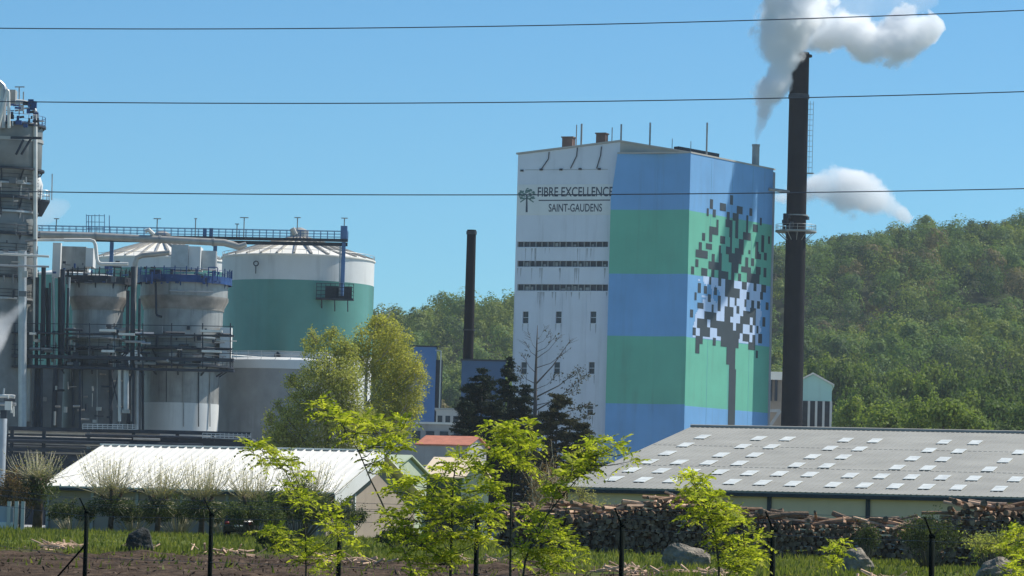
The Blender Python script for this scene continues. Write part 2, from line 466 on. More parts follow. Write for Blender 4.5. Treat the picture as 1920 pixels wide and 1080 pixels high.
def boiler_house():
    root = thing('boiler_house', 'tall white, blue and green factory tower painted with a blocky dark tree', 'factory building', C0)
    uL = fr(959, 560)[0]                       # left edge of the front
    WOFF = -1.4                                # the white part sits back from the painted part
    zt = at(1295, 287, 600).z
    uB = fr(1142, 500)[0]                      # where white meets blue
    uS, zApex = fr(1163, 266, WOFF)
    zLeft = fr(965, 290, WOFF)[1]
    zb = 1.5
    UR = sd(1450, 318)[0]
    # white front with real openings
    holes = []; wins = []; bands = []
    for py0, py1, pxs in ((584, 606, (985, 1047, 1112)), (679, 701, (982, 1044, 1109)), (757, 778, (980, 1042, 1106))):
        for px in pxs:
            u, z0 = fr(px, py1, WOFF); _, z1 = fr(px, py0, WOFF)
            h = (u - 0.5, u + 0.5, z0, z1); holes.append(h); wins.append(h)
    for py0, py1 in ((453, 463), (489, 500), (533, 545)):
        u0, _ = fr(970, py0, WOFF); u1, _ = fr(1140, py0, WOFF)
        _, z1 = fr(1055, py0, WOFF); _, z0 = fr(1055, py1, WOFF)
        h = (u0, u1, z0, z1); holes.append(h); bands.append(h)
    zlow = zLeft - 1.0
    zlow = min(zlow, zt - 3)
    mb = MB()
    holed_wall(mb, FP, uL, uS, zb, zlow, holes, 0.45, WOFF)
    mb.poly([FP(uL, zlow, WOFF), FP(uS, zlow, WOFF), FP(uS, zApex, WOFF), FP(uL, zLeft, WOFF)])
    # left side and back walls
    BK = UR - 0.0
    def BP(u, z): return C0 + E1 * u + N1 * WOFF + E2 * BK + UP * (z - C0.z)
    mb.poly([FP(uL, zb, WOFF), FP(uL, zLeft, WOFF), BP(uL, zLeft), BP(uL, zb)])
    mb.poly([BP(uL, zb), BP(uL, zLeft), BP(uS, zApex), BP(0.0, zt - 0.3), BP(0.0, zb)])
    mb.build('front_wall', M['white_wall'], root)
    # cladding joints on the white front: thin battens
    jb = MB()
    for k in range(1, 4):
        u = uL + (uB - uL) * k / 4
        jb.obox(FP(u - 0.04, zb, WOFF + 0.003), E1 * 0.08, N1 * 0.05, UP * (bands[2][2] - 0.4 - zb))
    for z in (zb + 13, zb + 22.2, zb + 31):
        jb.obox(FP(uL, z, WOFF + 0.002), E1 * (uB - uL - 0.3), N1 * 0.06, UP * 0.1)
    jb.build('cladding_joint', M['white_wall'], root)
    for h in wins:
        w = MB()
        w.poly([FP(h[0], h[2], WOFF - 0.40), FP(h[1], h[2], WOFF - 0.40), FP(h[1], h[3], WOFF - 0.40), FP(h[0], h[3], WOFF - 0.40)])
        wo_ = w.build('window', M['dark_glass'], root)
        fb = MB()
        sb_ = MB(); sb_.obox(FP(h[0], (h[2] + h[3]) / 2 - 0.04, WOFF - 0.38), E1 * (h[1] - h[0]), N1 * 0.06, UP * 0.08); sb_.build('sash_bar', M['white_wall'], wo_)
        fb.obox(FP(h[0] - 0.08, h[2] - 0.12, WOFF - 0.3), E1 * (h[1] - h[0] + 0.16), N1 * 0.42, UP * 0.115)
        fb.build('sill', M['white_wall'], wo_)
        dr = MB()
        for q_, (u_, l_) in enumerate(((h[0] - .05, 1.3), (h[1] - .12, 1.7))):
            dr.poly([FP(u_, h[2] - .13, WOFF + .004), FP(u_ + .2, h[2] - .13, WOFF + .004), FP(u_ + .14, h[2] - .13 - l_, WOFF + .004), FP(u_ + .04, h[2] - .13 - l_ * .7, WOFF + .004)])
        dr.build('rain_stain', M['stain'], wo_)
    rg = random.Random(5)
    for h in bands:
        w = MB()
        w.poly([FP(h[0], h[2], WOFF - 0.42), FP(h[1], h[2], WOFF - 0.42), FP(h[1], h[3], WOFF - 0.42), FP(h[0], h[3], WOFF - 0.42)])
        wo_ = w.build('louvre_band', M['louvre'], root)
        s = MB(); n = 15
        for k in range(n):
            u = h[0] + (h[1] - h[0]) * k / n
            s.obox(FP(u, h[2], WOFF - 0.40), E1 * 0.14, N1 * 0.3, UP * (h[3] - h[2]))
            if rg.random() < 0.5:
                s.obox(FP(u + 0.2, h[2] + 0.1, WOFF - 0.41), E1 * rg.uniform(0.3, 0.7), N1 * 0.03, UP * (h[3] - h[2]) * rg.uniform(0.3, 0.7))
        s.build('mullion', M['steel_grey'], wo_)
        dr = MB()
        for q_ in range(13):
            u_ = rg.uniform(h[0], h[1] - .3); w_ = rg.uniform(.08, .34); l_ = rg.uniform(.6, 3.2); o_ = WOFF + .004 + q_ * .002
            dr.poly([FP(u_, h[2] - .23, o_), FP(u_ + w_, h[2] - .23, o_), FP(u_ + w_ * rg.uniform(.5, .9), h[2] - .23 - l_ * rg.uniform(.5, .8), o_), FP(u_ + w_ * .45, h[2] - .23 - l_, o_), FP(u_ + w_ * rg.uniform(.05, .3), h[2] - .23 - l_ * rg.uniform(.3, .6), o_)][::1])
        dr.build('rain_stain', M['stain'], wo_)
        k = MB(); k.obox(FP(h[0] - 0.1, h[2] - 0.22, WOFF), E1 * (h[1] - h[0] + 0.2), N1 * 0.10, UP * 0.16)
        k.build('sill', M['white_wall'], wo_)
    # painted front: bands of blue and green, folded at the crease, with the slanting shoulder at the top
    zb1 = [fr(1215, y, 0)[1] for y in (393, 513, 630, 757)]
    uC = fr(1226, 500)[0]
    uD = fr(1143, 372)[0]; zD = fr(1143, 372)[1]
    fold = -0.9
    zs = [zb] + zb1[::-1] + [zt]
    names = ['blue', 'green', 'blue', 'green', 'blue']
    bl, gr = MB(), MB()
    def edge_u(z):                              # left edge of the painted part
        if z <= zD: return uB
        return uB + (uS - uB) * (z - zD) / (zt - zD)
    def front_off(u):                           # shallow fold
        if u < uC: return fold * (u - uB) / (uC - uB) if u > uB else 0.0
        return fold * (0.0 - u) / (0.0 - uC)
    for i in range(5):
        z0, z1 = zs[i], zs[i + 1]
        mbx = bl if names[i] == 'blue' else gr
        cuts = [z0, z1] if not (z0 < zD < z1) else [z0, zD, z1]
        for a, b in zip(cuts[:-1], cuts[1:]):
            ea, eb = edge_u(a), edge_u(b)
            mbx.poly([FP(ea, a, front_off(ea)), FP(uC, a, fold), FP(uC, b, fold), FP(eb, b, front_off(eb))])
            mbx.poly([FP(uC, a, fold), FP(0, a, 0), FP(0, b, 0), FP(uC, b, fold)])
            mbx.poly([FP(ea, a, WOFF - 0.1), FP(ea, a, front_off(ea)), FP(eb, b, front_off(eb)), FP(eb, b, WOFF - 0.1)])
    # mural side
    zc = lambda y: sd(1289, y)[1]
    zs2 = [zb] + [zc(y) for y in (761, 632, 514, 394)] + [zt]
    for i in range(5):
        mbx = bl if names[i] == 'blue' else gr
        mbx.poly([SP(0, zs2[i]), SP(UR, zs2[i]), SP(UR, zs2[i + 1]), SP(0, zs2[i + 1])])
    sm = MB()
    for q_ in ():
        u_ = uB + (0 - uB) * q_ / 9
        if abs(u_ - uC) < .6: continue
        o_ = front_off(u_) + .02; sm.obox(FP(u_ - .03, zb, o_ - .015), E1 * .05, N1 * .035, UP * (zt - zb - 3))
    for q_ in range(1, 4):
        u_ = UR * q_ / 4; sm.obox(SP(u_, zb, .001), E2 * .05, N2 * .016, UP * (zt - zb - .3))
    sm.build('cladding_seam', M['blue_seam'], root)
    bl.build('blue_band', M['blue_paint'], root)
    gr.build('green_band', M['green_paint'], root)
    # raised cladding seams on the mural side and trim at its corner and top
    tr = MB()
    tr.obox(SP(-0.05, zt, -0.25), E2 * (UR + 0.1), N2 * 0.33, UP * 0.25)
    tr.obox(FP(uS, zt, -0.45), E1 * (-uS), N1 * 0.5, UP * 0.22)
    tr.build('parapet_trim', M['roof_grey'], root)
    # the tree of dark blocks
    A = [(868,213,908,340),(570,280,608,405),(715,315,800,440),(965,360,1055,485),(1160,405,1200,515),(520,410,555,525),(615,420,655,545),(820,460,860,590),(915,480,990,590),(1108,520,1140,640),(670,565,700,680),(805,590,905,700),(950,590,990,860),(1105,640,1140,770),(1310,545,1340,660),(555,680,700,800),(865,700,900,830),(1205,660,1290,770),(1060,765,1180,885),(455,785,495,905),(555,800,600,920),(715,825,800,950),(865,830,900,1000),(1340,815,1375,1060),(1440,825,1470,935),(400,905,440,1020),(500,920,600,1030),(700,950,735,1080),(995,880,1080,1000),(1255,920,1290,1050),(350,1030,535,1085),(805,970,890,1085),(945,1000,1080,1085),(1145,1030,1180,1085),(1380,1060,1420,1085),(1250,1050,1300,1085)]
    B = [(220,0,340,50),(215,50,245,120),(183,120,207,198),(275,138,332,215),(370,0,400,70),(435,0,465,90),(345,75,465,148),(370,145,395,225),(345,230,370,300),(437,150,465,310),(465,170,525,240),(497,240,585,320),(500,320,640,412),(555,180,585,250),(530,0,650,90),(560,90,625,180),(690,40,715,125),(650,125,745,190),(705,190,785,272),(655,265,705,350),(745,50,770,120),(785,0,835,50),(865,0,890,65),(785,135,830,200),(785,200,825,290),(865,145,892,222),(620,190,650,265),(770,290,795,360),(835,305,887,370),(825,370,852,445),(705,360,730,430),(240,287,268,365),(303,305,327,375),(398,312,423,390),(210,367,235,445),(333,388,360,462),(425,400,455,550),(525,415,545,495),(585,425,605,490),(680,437,702,510),(745,445,770,520),(798,452,823,523),(883,460,907,538),(235,457,298,530),(370,475,393,550),(490,495,580,592),(608,503,635,575),(665,540,740,605),(735,515,785,600),(170,528,203,605),(303,550,420,630),(490,590,545,725),(640,600,730,660),(757,600,785,675),(853,610,878,690),(235,625,330,702),(360,625,450,700),(265,700,355,780),(450,645,570,740),(600,660,665,745),(730,680,760,750),(790,685,815,755),(195,698,222,772),(420,720,635,802),(665,755,725,825),(757,765,785,840),(815,765,845,842),(225,780,285,858),(385,797,410,875),(455,800,625,882),(720,840,785,910),(222,858,258,938),(785,920,810,995),(510,880,600,1052),(540,1050,590,1110)]
    rects = [(1260 + a / 8, 340 + b / 8, 1260 + c / 8, 340 + d / 8) for a, b, c, d in A] + \
            [(1260 + a / 5.025, 475 + b / 5.025, 1260 + c / 5.025, 475 + d / 5.025) for a, b, c, d in B] + [(1365.5, 690, 1377.5, 830)]
    cw, ch = UR / 84.0, 0.32
    occ = {}
    for x0, y0, x1, y1 in rects:
        cx, cy = (x0 + x1) / 2, (y0 + y1) / 2
        ua, ub = sd(x0, cy)[0], sd(x1, cy)[0]; za, zb_ = sd(cx, y1)[1], sd(cx, y0)[1]
        for i in range(int(round(ua / cw)), int(round(ub / cw))):
            for j in range(int(round(za / ch)), int(round(zb_ / ch))):
                occ[(i, j)] = 1
    mm = MB()
    done = set()
    for (i, j) in sorted(occ):
        if (i, j) in done: continue
        w = 1
        h = 1
        while (i, j + h) in occ and (i, j + h) not in done: h += 1
        while all((i + w, j + q) in occ and (i + w, j + q) not in done for q in range(h)): w += 1
        for a in range(w):
            for q in range(h): done.add((i + a, j + q))
        mm.poly([SP(i * cw, j * ch, 0.03), SP((i + w) * cw, j * ch, 0.03), SP((i + w) * cw, (j + h) * ch, 0.03), SP(i * cw, (j + h) * ch, 0.03)])
    mm.build('block_tree_mural', M['mural_dark'], root)
    pale = set(); zcut = [zc(y) for y in (632, 514)]
    for i in range(84):
        for j in range(int(zb / ch), int(zt / ch)):
            if (i, j) in occ: continue
            n_ = sum((i + a, j + b_) in occ for a in range(-8, 9) for b_ in range(-6, 7))
            if n_ > 62 and j * ch > zc(652): pale.add((i, j))
    pb, pm = MB(), MB()
    for i in range(84):
        js = sorted(j for (a, j) in pale if a == i); k_ = 0
        while k_ < len(js):
            e = k_
            blue = zcut[0] < js[k_] * ch < zcut[1]
            while e + 1 < len(js) and js[e + 1] == js[e] + 1 and (zcut[0] < js[e + 1] * ch < zcut[1]) == blue: e += 1
            (pb if blue else pm).poly([SP(i * cw, js[k_] * ch, 0.02), SP((i + 1) * cw, js[k_] * ch, 0.02), SP((i + 1) * cw, (js[e] + 1) * ch, 0.02), SP(i * cw, (js[e] + 1) * ch, 0.02)])
            k_ = e + 1
    pb.build('pale_mural_patch', M['pale_blue'], root)  # paler blue cells where dark blocks crowd together in the crown
    # sign board with writing
    off = WOFF + 0.06
    u0, z1 = fr(970, 346, off); u1, _ = fr(1152, 346, off); _, z0 = fr(1058, 403, off)
    sb = MB(); sb.obox(FP(u0, z0, WOFF + 0.003), E1 * (u1 - u0), N1 * 0.06, UP * (z1 - z0))
    board = sb.build('sign_board', M['sign_board'], root)
    def lettering(txt, px0, px1, py0, py1, nm):
        cu = bpy.data.curves.new('lettering', 'FONT'); cu.body = txt; cu.offset = 0.014
        tmp = bpy.data.objects.new('lettering_tmp', cu); COL.objects.link(tmp)
        bpy.context.view_layer.update()
        me = bpy.data.meshes.new_from_object(tmp.evaluated_get(bpy.context.evaluated_depsgraph_get()))
        bpy.data.objects.remove(tmp); bpy.data.curves.remove(cu)
        co = np.array([v.co[:] for v in me.vertices])
        mn, mx = co.min(0), co.max(0)
        a, zt_ = fr(px0, py0, off); b, _ = fr(px1, py0, off); _, zb_ = fr((px0 + px1) / 2, py1, off); _, zt_ = fr((px0 + px1) / 2, py0, off)
        oo = origin_of(root)
        for v in me.vertices:
            p = FP(a + (v.co.x - mn[0]) / (mx[0] - mn[0]) * (b - a), zb_ + (v.co.y - mn[1]) / (mx[1] - mn[1]) * (zt_ - zb_), WOFF + 0.075)
            v.co = p - oo
        me.name = nm; me.materials.clear(); me.materials.append(M['sign_ink'])
        o = bpy.data.objects.new(nm, me); COL.objects.link(o); o.parent = board
    lettering('FIBRE EXCELLENCE', 1008.5, 1150, 350.5, 368.5, 'lettering')
    lettering('SAINT-GAUDENS', 1029, 1129, 382, 397, 'lettering')
    ln = MB(); a, z = fr(1010, 375, off); b, _ = fr(1144, 375, off); _, z = fr(1077, 376.5, off)
    ln.obox(FP(a, z, WOFF + 0.063), E1 * (b - a), N1 * 0.012, UP * 0.18)
    ln.build('underline', M['sign_ink'], board)
    lg = MB()
    def lp(px, py): 
        u, z = fr(px, py, off); return FP(u, z, WOFF + 0.07)
    lg.poly([lp(985.5, 398), lp(989.5, 398), lp(989, 366), lp(986.5, 366)])
    lg.build('logo_trunk', M['sign_ink'], board)
    rr = random.Random(8); lc = MB()
    for k in range(90):
        an = rr.uniform(0, 6.28); q = math.sqrt(rr.random())
        x, y = 988 + 16.5 * q * math.cos(an), 363 + 10.5 * q * math.sin(an) + (0.018 * (16 * q * math.cos(an)) ** 2)
        s = rr.uniform(1.0, 2.1)
        t = rr.uniform(0, 1.5)
        pts = [(x + s * math.cos(t + q_ * 1.57) * 1.5, y + s * math.sin(t + q_ * 1.57) * 0.8) for q_ in range(4)]
        u_, z_ = zip(*[fr(px, py, off) for px, py in pts])
        lc.poly([FP(u_[i], z_[i], WOFF + 0.066 + k * 0.0004) for i in range(4)])
    for sx in (-1, 1):
        lc.poly([lp(988, 372), lp(988, 369.5), lp(988 + sx * 13, 378), lp(988 + sx * 12, 380)])
    lc.build('logo_crown', M['sign_green'], board)
    # roof
    rf = MB()
    def RP(u, k, z): return C0 + E1 * u + N1 * WOFF + E2 * (BK * k) + UP * (z - C0.z)
    for a, za, b, zb_ in ((uL - 0.2, zLeft, uS, zApex), (uS, zApex, 0.0, zt + 0.02)):
        p = [RP(a, -0.01, za), RP(b, -0.01, zb_), RP(b, 1.0, zb_), RP(a, 1.0, za)]
        rf.hexa([q + UP * 0.02 for q in p] + [q + UP * 0.30 for q in p])
    rf.poly([FP(uS, zt - 0.5, WOFF + 0.01), FP(0, zt - 0.5, WOFF + 0.01), FP(0, zt + 0.05, WOFF + 0.01), FP(uS, zApex, WOFF + 0.01)])
    rf.poly([FP(uS, zt + 0.1, -0.5), FP(0, zt + 0.1, -0.5), FP(0, zt + 0.1, WOFF), FP(uS, zt + 0.1, WOFF)])
    roof = rf.build('roof', M['roof_grey'], root)
    # dark ridge flashing on the right slope seen edge on
    rd = MB(); a = hit(1268, 278, SP(8, 0), N1); b = hit(1344, 292, SP(16, 0), N1)
    rd.bar(a, b, 1.2, 0.6); rd.build('roof_walkway', M['steel_dark'], root)
    # brown vent boxes, stack, masts, drain pipes
    for px, py, w, h in ((1066, 268, 1.8, 1.8), (1128.5, 262, 1.6, 1.9)):
        p = hit(px, py + 9, FP(0, 0, WOFF - 5), N1)
        v = MB(); v.box((p.x, p.y, p.z + h / 2 - 0.4), (w, 1.6, h + 0.4), -TH1); 
        v.box((p.x, p.y, p.z + h - 0.1), (w + 0.3, 1.9, 0.2), -TH1)
        v.build('roof_vent', M['rust_brown'], root)
    for px, y0, y1, r in ((1081, 234, 275, 0.09), (1090.5, 232, 272, 0.16), (1148, 239, 268, 0.08), (1165, 233, 268, 0.15), (1219, 230, 275, 0.15), (1325.5, 230, 290, 0.15), (1261, 260, 275, 0.06), (1296, 265, 280, 0.06)):
        p = hit(px - 1, y1 + 8, FP(0, 0, WOFF - 6), N1); q = hit(px, y0, FP(0, 0, WOFF - 6), N1)
        v = MB(); v.tube([(p.x, p.y, p.z - 1), (p.x, p.y, q.z)], r, 8)
        v.build('mast', M['steel_grey'], root)
    v = MB()
    for (x0, y0), (x1, y1) in (((1030, 285), (1015, 318)), ((1083, 277), (1070, 316)), ((1128, 275), (1119, 316))):
        u0_, z0_ = fr(x0, y0, WOFF); u1_, z1_ = fr(x1, y1, WOFF)
        v = MB(); v.tube([FP(u0_, z0_, WOFF + 0.14), FP(u0_ - 0.1, (z0_ * 0.6 + z1_ * 0.4), WOFF + 0.14), FP(u1_, z1_, WOFF + 0.14)], 0.09, 6)
        v.build('drain_pipe', M['steel_dark'], root)
    for px, py in ((979, 320), (1015, 318), (1052, 318), (1088, 317), (1124, 317)):
        u_, z_ = fr(px, py, WOFF); v = MB(); v.obox(FP(u_ - 0.25, z_ - 0.15, WOFF + 0.002), E1 * 0.5, N1 * 0.25, UP * 0.3); v.build('rain_outlet', M['steel_dark'], root)
    v = MB(); u0_, z0_ = fr(985, 319, WOFF); u1_, _ = fr(1140, 319, WOFF)
    v.obox(FP(u0_, z0_, WOFF + 0.004), E1 * (u1_ - u0_), N1 * 0.05, UP * 0.06); v.build('conduit', M['steel_grey'], root)
    p = hit(1416.5, 312, SP(20, 0, -1.5), N2); q = hit(1418, 271, SP(20, 0, -1.5), N2)
    st = MB(); st.lathe((p.x, p.y), [(0.62, p.z - 3), (0.62, q.z - 0.3), (0.70, q.z - 0.3), (0.70, q.z), (0.5, q.z), (0.5, q.z - 0.6)], 20)
    st.build('exhaust_stack', M['steel_grey'], root, smooth=True)
    return p, q, zt, UR
STACK_BASE, STACK_TOP, ROOF_Z, UR = boiler_house()

# ------------------------------------------------------------------ tall chimney
def tall_chimney():
    D = 623.9
    b = at(1484.5, 790, D); t = at(1508, 99, D)
    cx, cy = b.x, b.y
    root = thing('tall_chimney', 'very tall dark steel chimney with steam pouring from its top', 'chimney', (cx, cy, 1.6))
    s = MB(); s.lathe((cx, cy), [(1.95, 1.6), (1.80, 25), (1.70, 50), (1.66, 72), (1.62, t.z), (1.35, t.z), (1.35, t.z - 2)], 40)
    s.build('shaft', M['chimney_dark'], root, smooth=True)
    c = MB()
    for z, dr in ((t.z - 0.5, 0.12),):
        c.lathe((cx, cy), [(1.6, z - 0.2), (1.7 + dr + 0.3, z - 0.2), (1.7 + dr + 0.3, z + 0.1), (1.6, z + 0.1)], 30, caps=False)
    c.build('crown_ring', M['chimney_dark'], root)
    sc_ = MB(); sc_.lathe((cx, cy), [(1.6, at(1490, 185, D).z - 0.1), (1.78, at(1490, 185, D).z), (1.78, at(1490, 178, D).z), (1.6, at(1490, 176, D).z)], 30, caps=False)
    sc_.build('collar', M['steel_dark'], root)
    zp = at(1490, 434, D).z
    pl = MB(); pl.lathe((cx, cy), [(1.7, zp - 0.15), (3.5, zp - 0.15), (3.5, zp + 0.1), (1.7, zp + 0.1)], 36, caps=False)
    for k in range(12):
        a = 2 * math.pi * k / 12
        ca, sa = math.cos(a), math.sin(a)
        pl.bar((cx + ca * 1.7, cy + sa * 1.7, zp - 1.5), (cx + ca * 3.2, cy + sa * 3.2, zp - 0.2), 0.1)
    plat = pl.build('platform', M['steel_grey'], root)
    rl = MB()
    for zz, rr_ in ((zp + 1.1, 0.04), (zp + 0.6, 0.03)):
        rl.tube([(cx + 3.4 * math.cos(a * 0.2618), cy + 3.4 * math.sin(a * 0.2618), zz) for a in range(25)], rr_, 5, caps=False)
    for k in range(16):
        a = 2 * math.pi * k / 16
        rl.tube([(cx + 3.4 * math.cos(a), cy + 3.4 * math.sin(a), zp), (cx + 3.4 * math.cos(a), cy + 3.4 * math.sin(a), zp + 1.1)], 0.04, 5)
    rl.build('railing', M['steel_grey'], plat)
    eq = MB(); rg = random.Random(4)
    for k in range(14):
        a = rg.uniform(2.6, 5.9)
        eq = MB(); eq.box((cx + 2.1 * math.cos(a), cy + 2.1 * math.sin(a), zp + rg.uniform(0.3, 2.6)), (rg.uniform(0.3, 0.7), rg.uniform(0.3, 0.7), rg.uniform(0.4, 1.2)), a); eq.build('instrument_box', M['steel_dark'], root)
    z2 = at(1490, 404, D).z
    rg2 = MB(); rg2.lathe((cx, cy), [(1.6, z2 - 0.1), (2.0, z2 - 0.1), (2.0, z2 + 0.1), (1.6, z2 + 0.1)], 30, caps=False)
    rg2.build('stiffener_ring', M['steel_grey'], root)
    # caged ladder on the right
    ld = MB(); a = R(-22)
    lx, ly = cx + 2.05 * math.cos(a), cy + 2.05 * math.sin(a)
    z0, z1 = at(1490, 324, D).z, at(1490, 190, D).z
    for dx in (-0.0, 0.55):
        ld.bar((lx + dx, ly, z0), (lx + dx, ly, z1), 0.07)
    zz = z0
    while zz < z1:
        ld.bar((lx, ly, zz), (lx + 0.55, ly, zz), 0.06); ld.bar((cx + 1.3 * math.cos(a), cy + 1.3 * math.sin(a), zz), (lx, ly, zz), 0.06)
        zz += 0.9
    ld.box((lx + 0.25, ly, z0 - 0.1), (1.1, 1.1, 0.15))
    ld.build('caged_ladder', M['steel_grey'], root)
    # strut to the boiler house
    zs = at(1464, 357, D).z
    sp = MB(); e = SP(UR - 1.5, zs, 0.03)
    sp.tube([e, (cx - 1.2, cy - 0.8, zs - 0.3)], 0.28, 10); sp.build('strut', M['steel_grey'], root)
    return Vector((cx, cy, t.z))
CHIM_TOP = tall_chimney()

# ------------------------------------------------------------------ sheds with corrugated roofs
TS = R(14)
ES = Vector((math.cos(TS), -math.sin(TS), 0)); EB = Vector((math.sin(TS), math.cos(TS), 0)); NS = -EB

def slab(mb, a, b, c, d, t):
    n = (Vector(b) - Vector(a)).cross(Vector(d) - Vector(a)).normalized()
    if n.z < 0: n = -n
    p = [Vector(q) for q in (a, b, c, d)]
    mb.hexa([q - n * t for q in p] + p)
    return n

def big_shed():
    P0 = at(1050, 912, 225)
    RD = hit(1295, 801, P0, ES)
    b = (RD - P0).dot(EB); dz = RD.z - P0.z
    L = 46.0
    g = float(ground_z(P0.x, 235))
    root = thing('storage_shed', 'long low shed with grey corrugated roof dotted with pale skylights', 'shed', (P0.x, P0.y, g))
    SL = (EB * b + UP * dz)
    rf = MB()
    n = slab(rf, P0, P0 + ES * L, P0 + ES * L + SL, P0 + SL, 0.12)
    back = P0 + SL * 2 - UP * dz * 2
    slab(rf, P0 + SL, P0 + SL + ES * L, back + ES * L, back, 0.12)
    k = 0.0
    while k < L:                               # corrugation ridges
        rf.obox(P0 + ES * k + n * 0.002 - SL.normalized() * 0.06, ES * 0.10, n * 0.022, SL + SL.normalized() * 0.06)
        k += 0.35
    for q in (0.333, 0.667):                   # lap joints of the sheets
        rf.obox(P0 + SL * q + n * 0.003, ES * L, n * 0.02, SL.normalized() * 0.06)
    roof = rf.build('roof', M['fibre_roof'], root)
    rc = MB(); rc.tube([P0 + SL + n * 0.05, P0 + SL + ES * L + n * 0.05], 0.16, 8); rc.build('ridge_cap', M['fibre_roof'], roof)
    pts = [(152,652),(343,655),(732,663),(927,668),(1388,676),(1595,680),(45,705),(238,707),(627,717),(825,722),(1288,731),(1487,737),(1890,744),(125,763),(511,774),(715,776),(1180,787),(1382,792),(1793,800),(25,818),(406,830),(605,835),(1076,846),(1280,850),(1690,858),(92,884),(290,888),(493,893),(762,900),(970,905),(1172,910),(1377,914),(1586,919),(1865,925),(178,948),(380,955),(648,962),(857,966),(1062,971),(1271,975),(1482,980),(1757,988)]
    pts = [(x / 3.556 + 1380, y / 3.556 + 640) for x, y in pts]
    pts += [(1317.5,820.5),(1285.5,835.5),(1252,851),(1218,867),(1185.5,882.5),(1240,884),(1152,899),(1206,901),(1261,902),(1316,903.5),(1373,905),(1329,869),(1352,854.5),(1350,886.5),(1296,885.5),(1274,868)]
    sd_ = SL.normalized(); first = None
    for px, py in pts:
        p = hit(px, py, P0, n)
        if first is None:
            s = MB(); hw, hl = 0.37, SL.length * 0.034
            s.obox(p - ES * hw - sd_ * hl + n * 0.05, ES * 2 * hw, sd_ * 2 * hl, n * 0.03)
            first = s.build('skylight_panel', M['skylight'], roof); p00 = p
        else:
            dup(first, loc=p - p00, parent=roof)
    W0 = P0 + EB * 0.5 + ES * 0.4
    w = MB(); h0 = P0.z - 0.15
    wl_ = L - 0.8
    w.poly([Vector((W0.x, W0.y, g - 0.5)), Vector((W0.x, W0.y, g - 0.5)) + ES * wl_, Vector((W0.x, W0.y, h0)) + ES * wl_, Vector((W0.x, W0.y, h0))])
    gp = [Vector((W0.x, W0.y, g - 0.5)), Vector((W0.x, W0.y, h0)), Vector((W0.x, W0.y, h0)) + EB * (b - 0.5) + UP * (dz - 0.02), Vector((W0.x, W0.y, h0)) + EB * (2 * b - 1), Vector((W0.x, W0.y, g - 0.5)) + EB * (2 * b - 1)]
    w.poly(gp); w.poly([q + ES * wl_ for q in gp])
    w.build('wall', M['beige_wall'], root)
    gt = MB(); gt.obox(P0 - EB * 0.06 - UP * 0.34, ES * L, EB * 0.16, UP * 0.22); gt.build('gutter', M['steel_dark'], root)
    for px in (1090, 1262, 1443, 1628, 1815):
        p = hit(px, 935, W0, NS)
        q = MB(); q.obox(Vector((p.x, p.y, g - 0.4)) - EB * 0.14 - ES * 0.13, ES * 0.26, EB * 0.13, UP * (h0 - g + 0.35)); q.build('post', M['steel_dark'], root)
    bs = MB(); bs.obox(Vector((W0.x, W0.y, g - 0.5)) - EB * 0.1, ES * wl_, EB * 0.095, UP * 1.1); bs.build('plinth', M['concrete'], root)
big_shed()

def white_shed():
    P0 = at(75, 910, 250)
    RD = hit(190, 835, P0, ES)
    b = (RD - P0).dot(EB); dz = RD.z - P0.z
    PE = hit(627, 930, P0, NS)
    L = (PE - P0).dot(ES)
    g = float(ground_z(P0.x, 255))
    root = thing('white_roofed_shed', 'low shed with gleaming white ribbed metal roof behind the pollarded trees', 'shed', (P0.x, P0.y, g))
    SL = EB * b + UP * dz
    rf = MB(); n = slab(rf, P0, P0 + ES * L, P0 + ES * L + SL, P0 + SL, 0.1)
    back = P0 + SL * 2 - UP * dz * 2
    slab(rf, P0 + SL, P0 + SL + ES * L, back + ES * L, back, 0.1)
    k = 0.2
    while k < L - 0.1:
        rf.obox(P0 + ES * k + n * 0.002, ES * 0.09, n * 0.10, SL)
        k += 0.62
    roof = rf.build('roof', M['white_roof'], root)
    rc = MB(); rc.bar(P0 + SL + n * 0.06, P0 + SL + ES * L + n * 0.06, 0.5, 0.12); rc.build('ridge_cap', M['white_roof'], roof)
    fa = MB()
    fa.obox(P0 + ES * (L + 0.003) - UP * 1.15, ES * 0.06, UP * 1.0, SL)
    fa.build('verge_fascia', M['tank_white'], root)
    h0 = P0.z - 0.12
    W0 = Vector((P0.x, P0.y, 0)) + EB * 0.6 + ES * 0.3; wl_ = L - 1.0
    w = MB()
    w.poly([W0 + UP * (g - 0.5), W0 + ES * wl_ + UP * (g - 0.5), W0 + ES * wl_ + UP * h0, W0 + UP * h0])
    gp = [W0 + UP * (g - .5), W0 + UP * h0, W0 + UP * (h0 + dz - 0.1) + EB * (b - 0.6), W0 + UP * h0 + EB * (2 * b - 1.2), W0 + UP * (g - .5) + EB * (2 * b - 1.2)]
    w.poly(gp); w.poly([q + ES * wl_ for q in gp])
    w.build('wall', M['grey_wall'], root)
    for k in range(7):
        q = MB(); q.obox(W0 + ES * (wl_ * k / 6.2) + UP * (g - 0.4) - EB * 0.13, ES * 0.2, EB * 0.12, UP * (h0 - g + 0.4)); q.build('post', M['steel_grey'], root)
    gt = MB(); gt.obox(P0 - EB * 0.08 - UP * 0.30, ES * L, EB * 0.16, UP * 0.18); gt.build('gutter', M['steel_dark'], root)
    # dark slab painting the shade inside the open doorway, right gable
    GE = W0 + ES * wl_
    d = MB(); d.obox(GE + EB * 2.6 + UP * (g - 0.4) + ES * 0.003, ES * 0.05, EB * 3.6, UP * 2.9); d.build('doorway', M['steel_dark'], root)
    f = MB(); f.obox(GE + EB * 6.25 + UP * (g - 0.4) + ES * 0.003, ES * 0.12, EB * 0.25, UP * 3.4); f.build('door_post', M['tank_white'], root)
    # timber lean-to at the left end
white_shed()

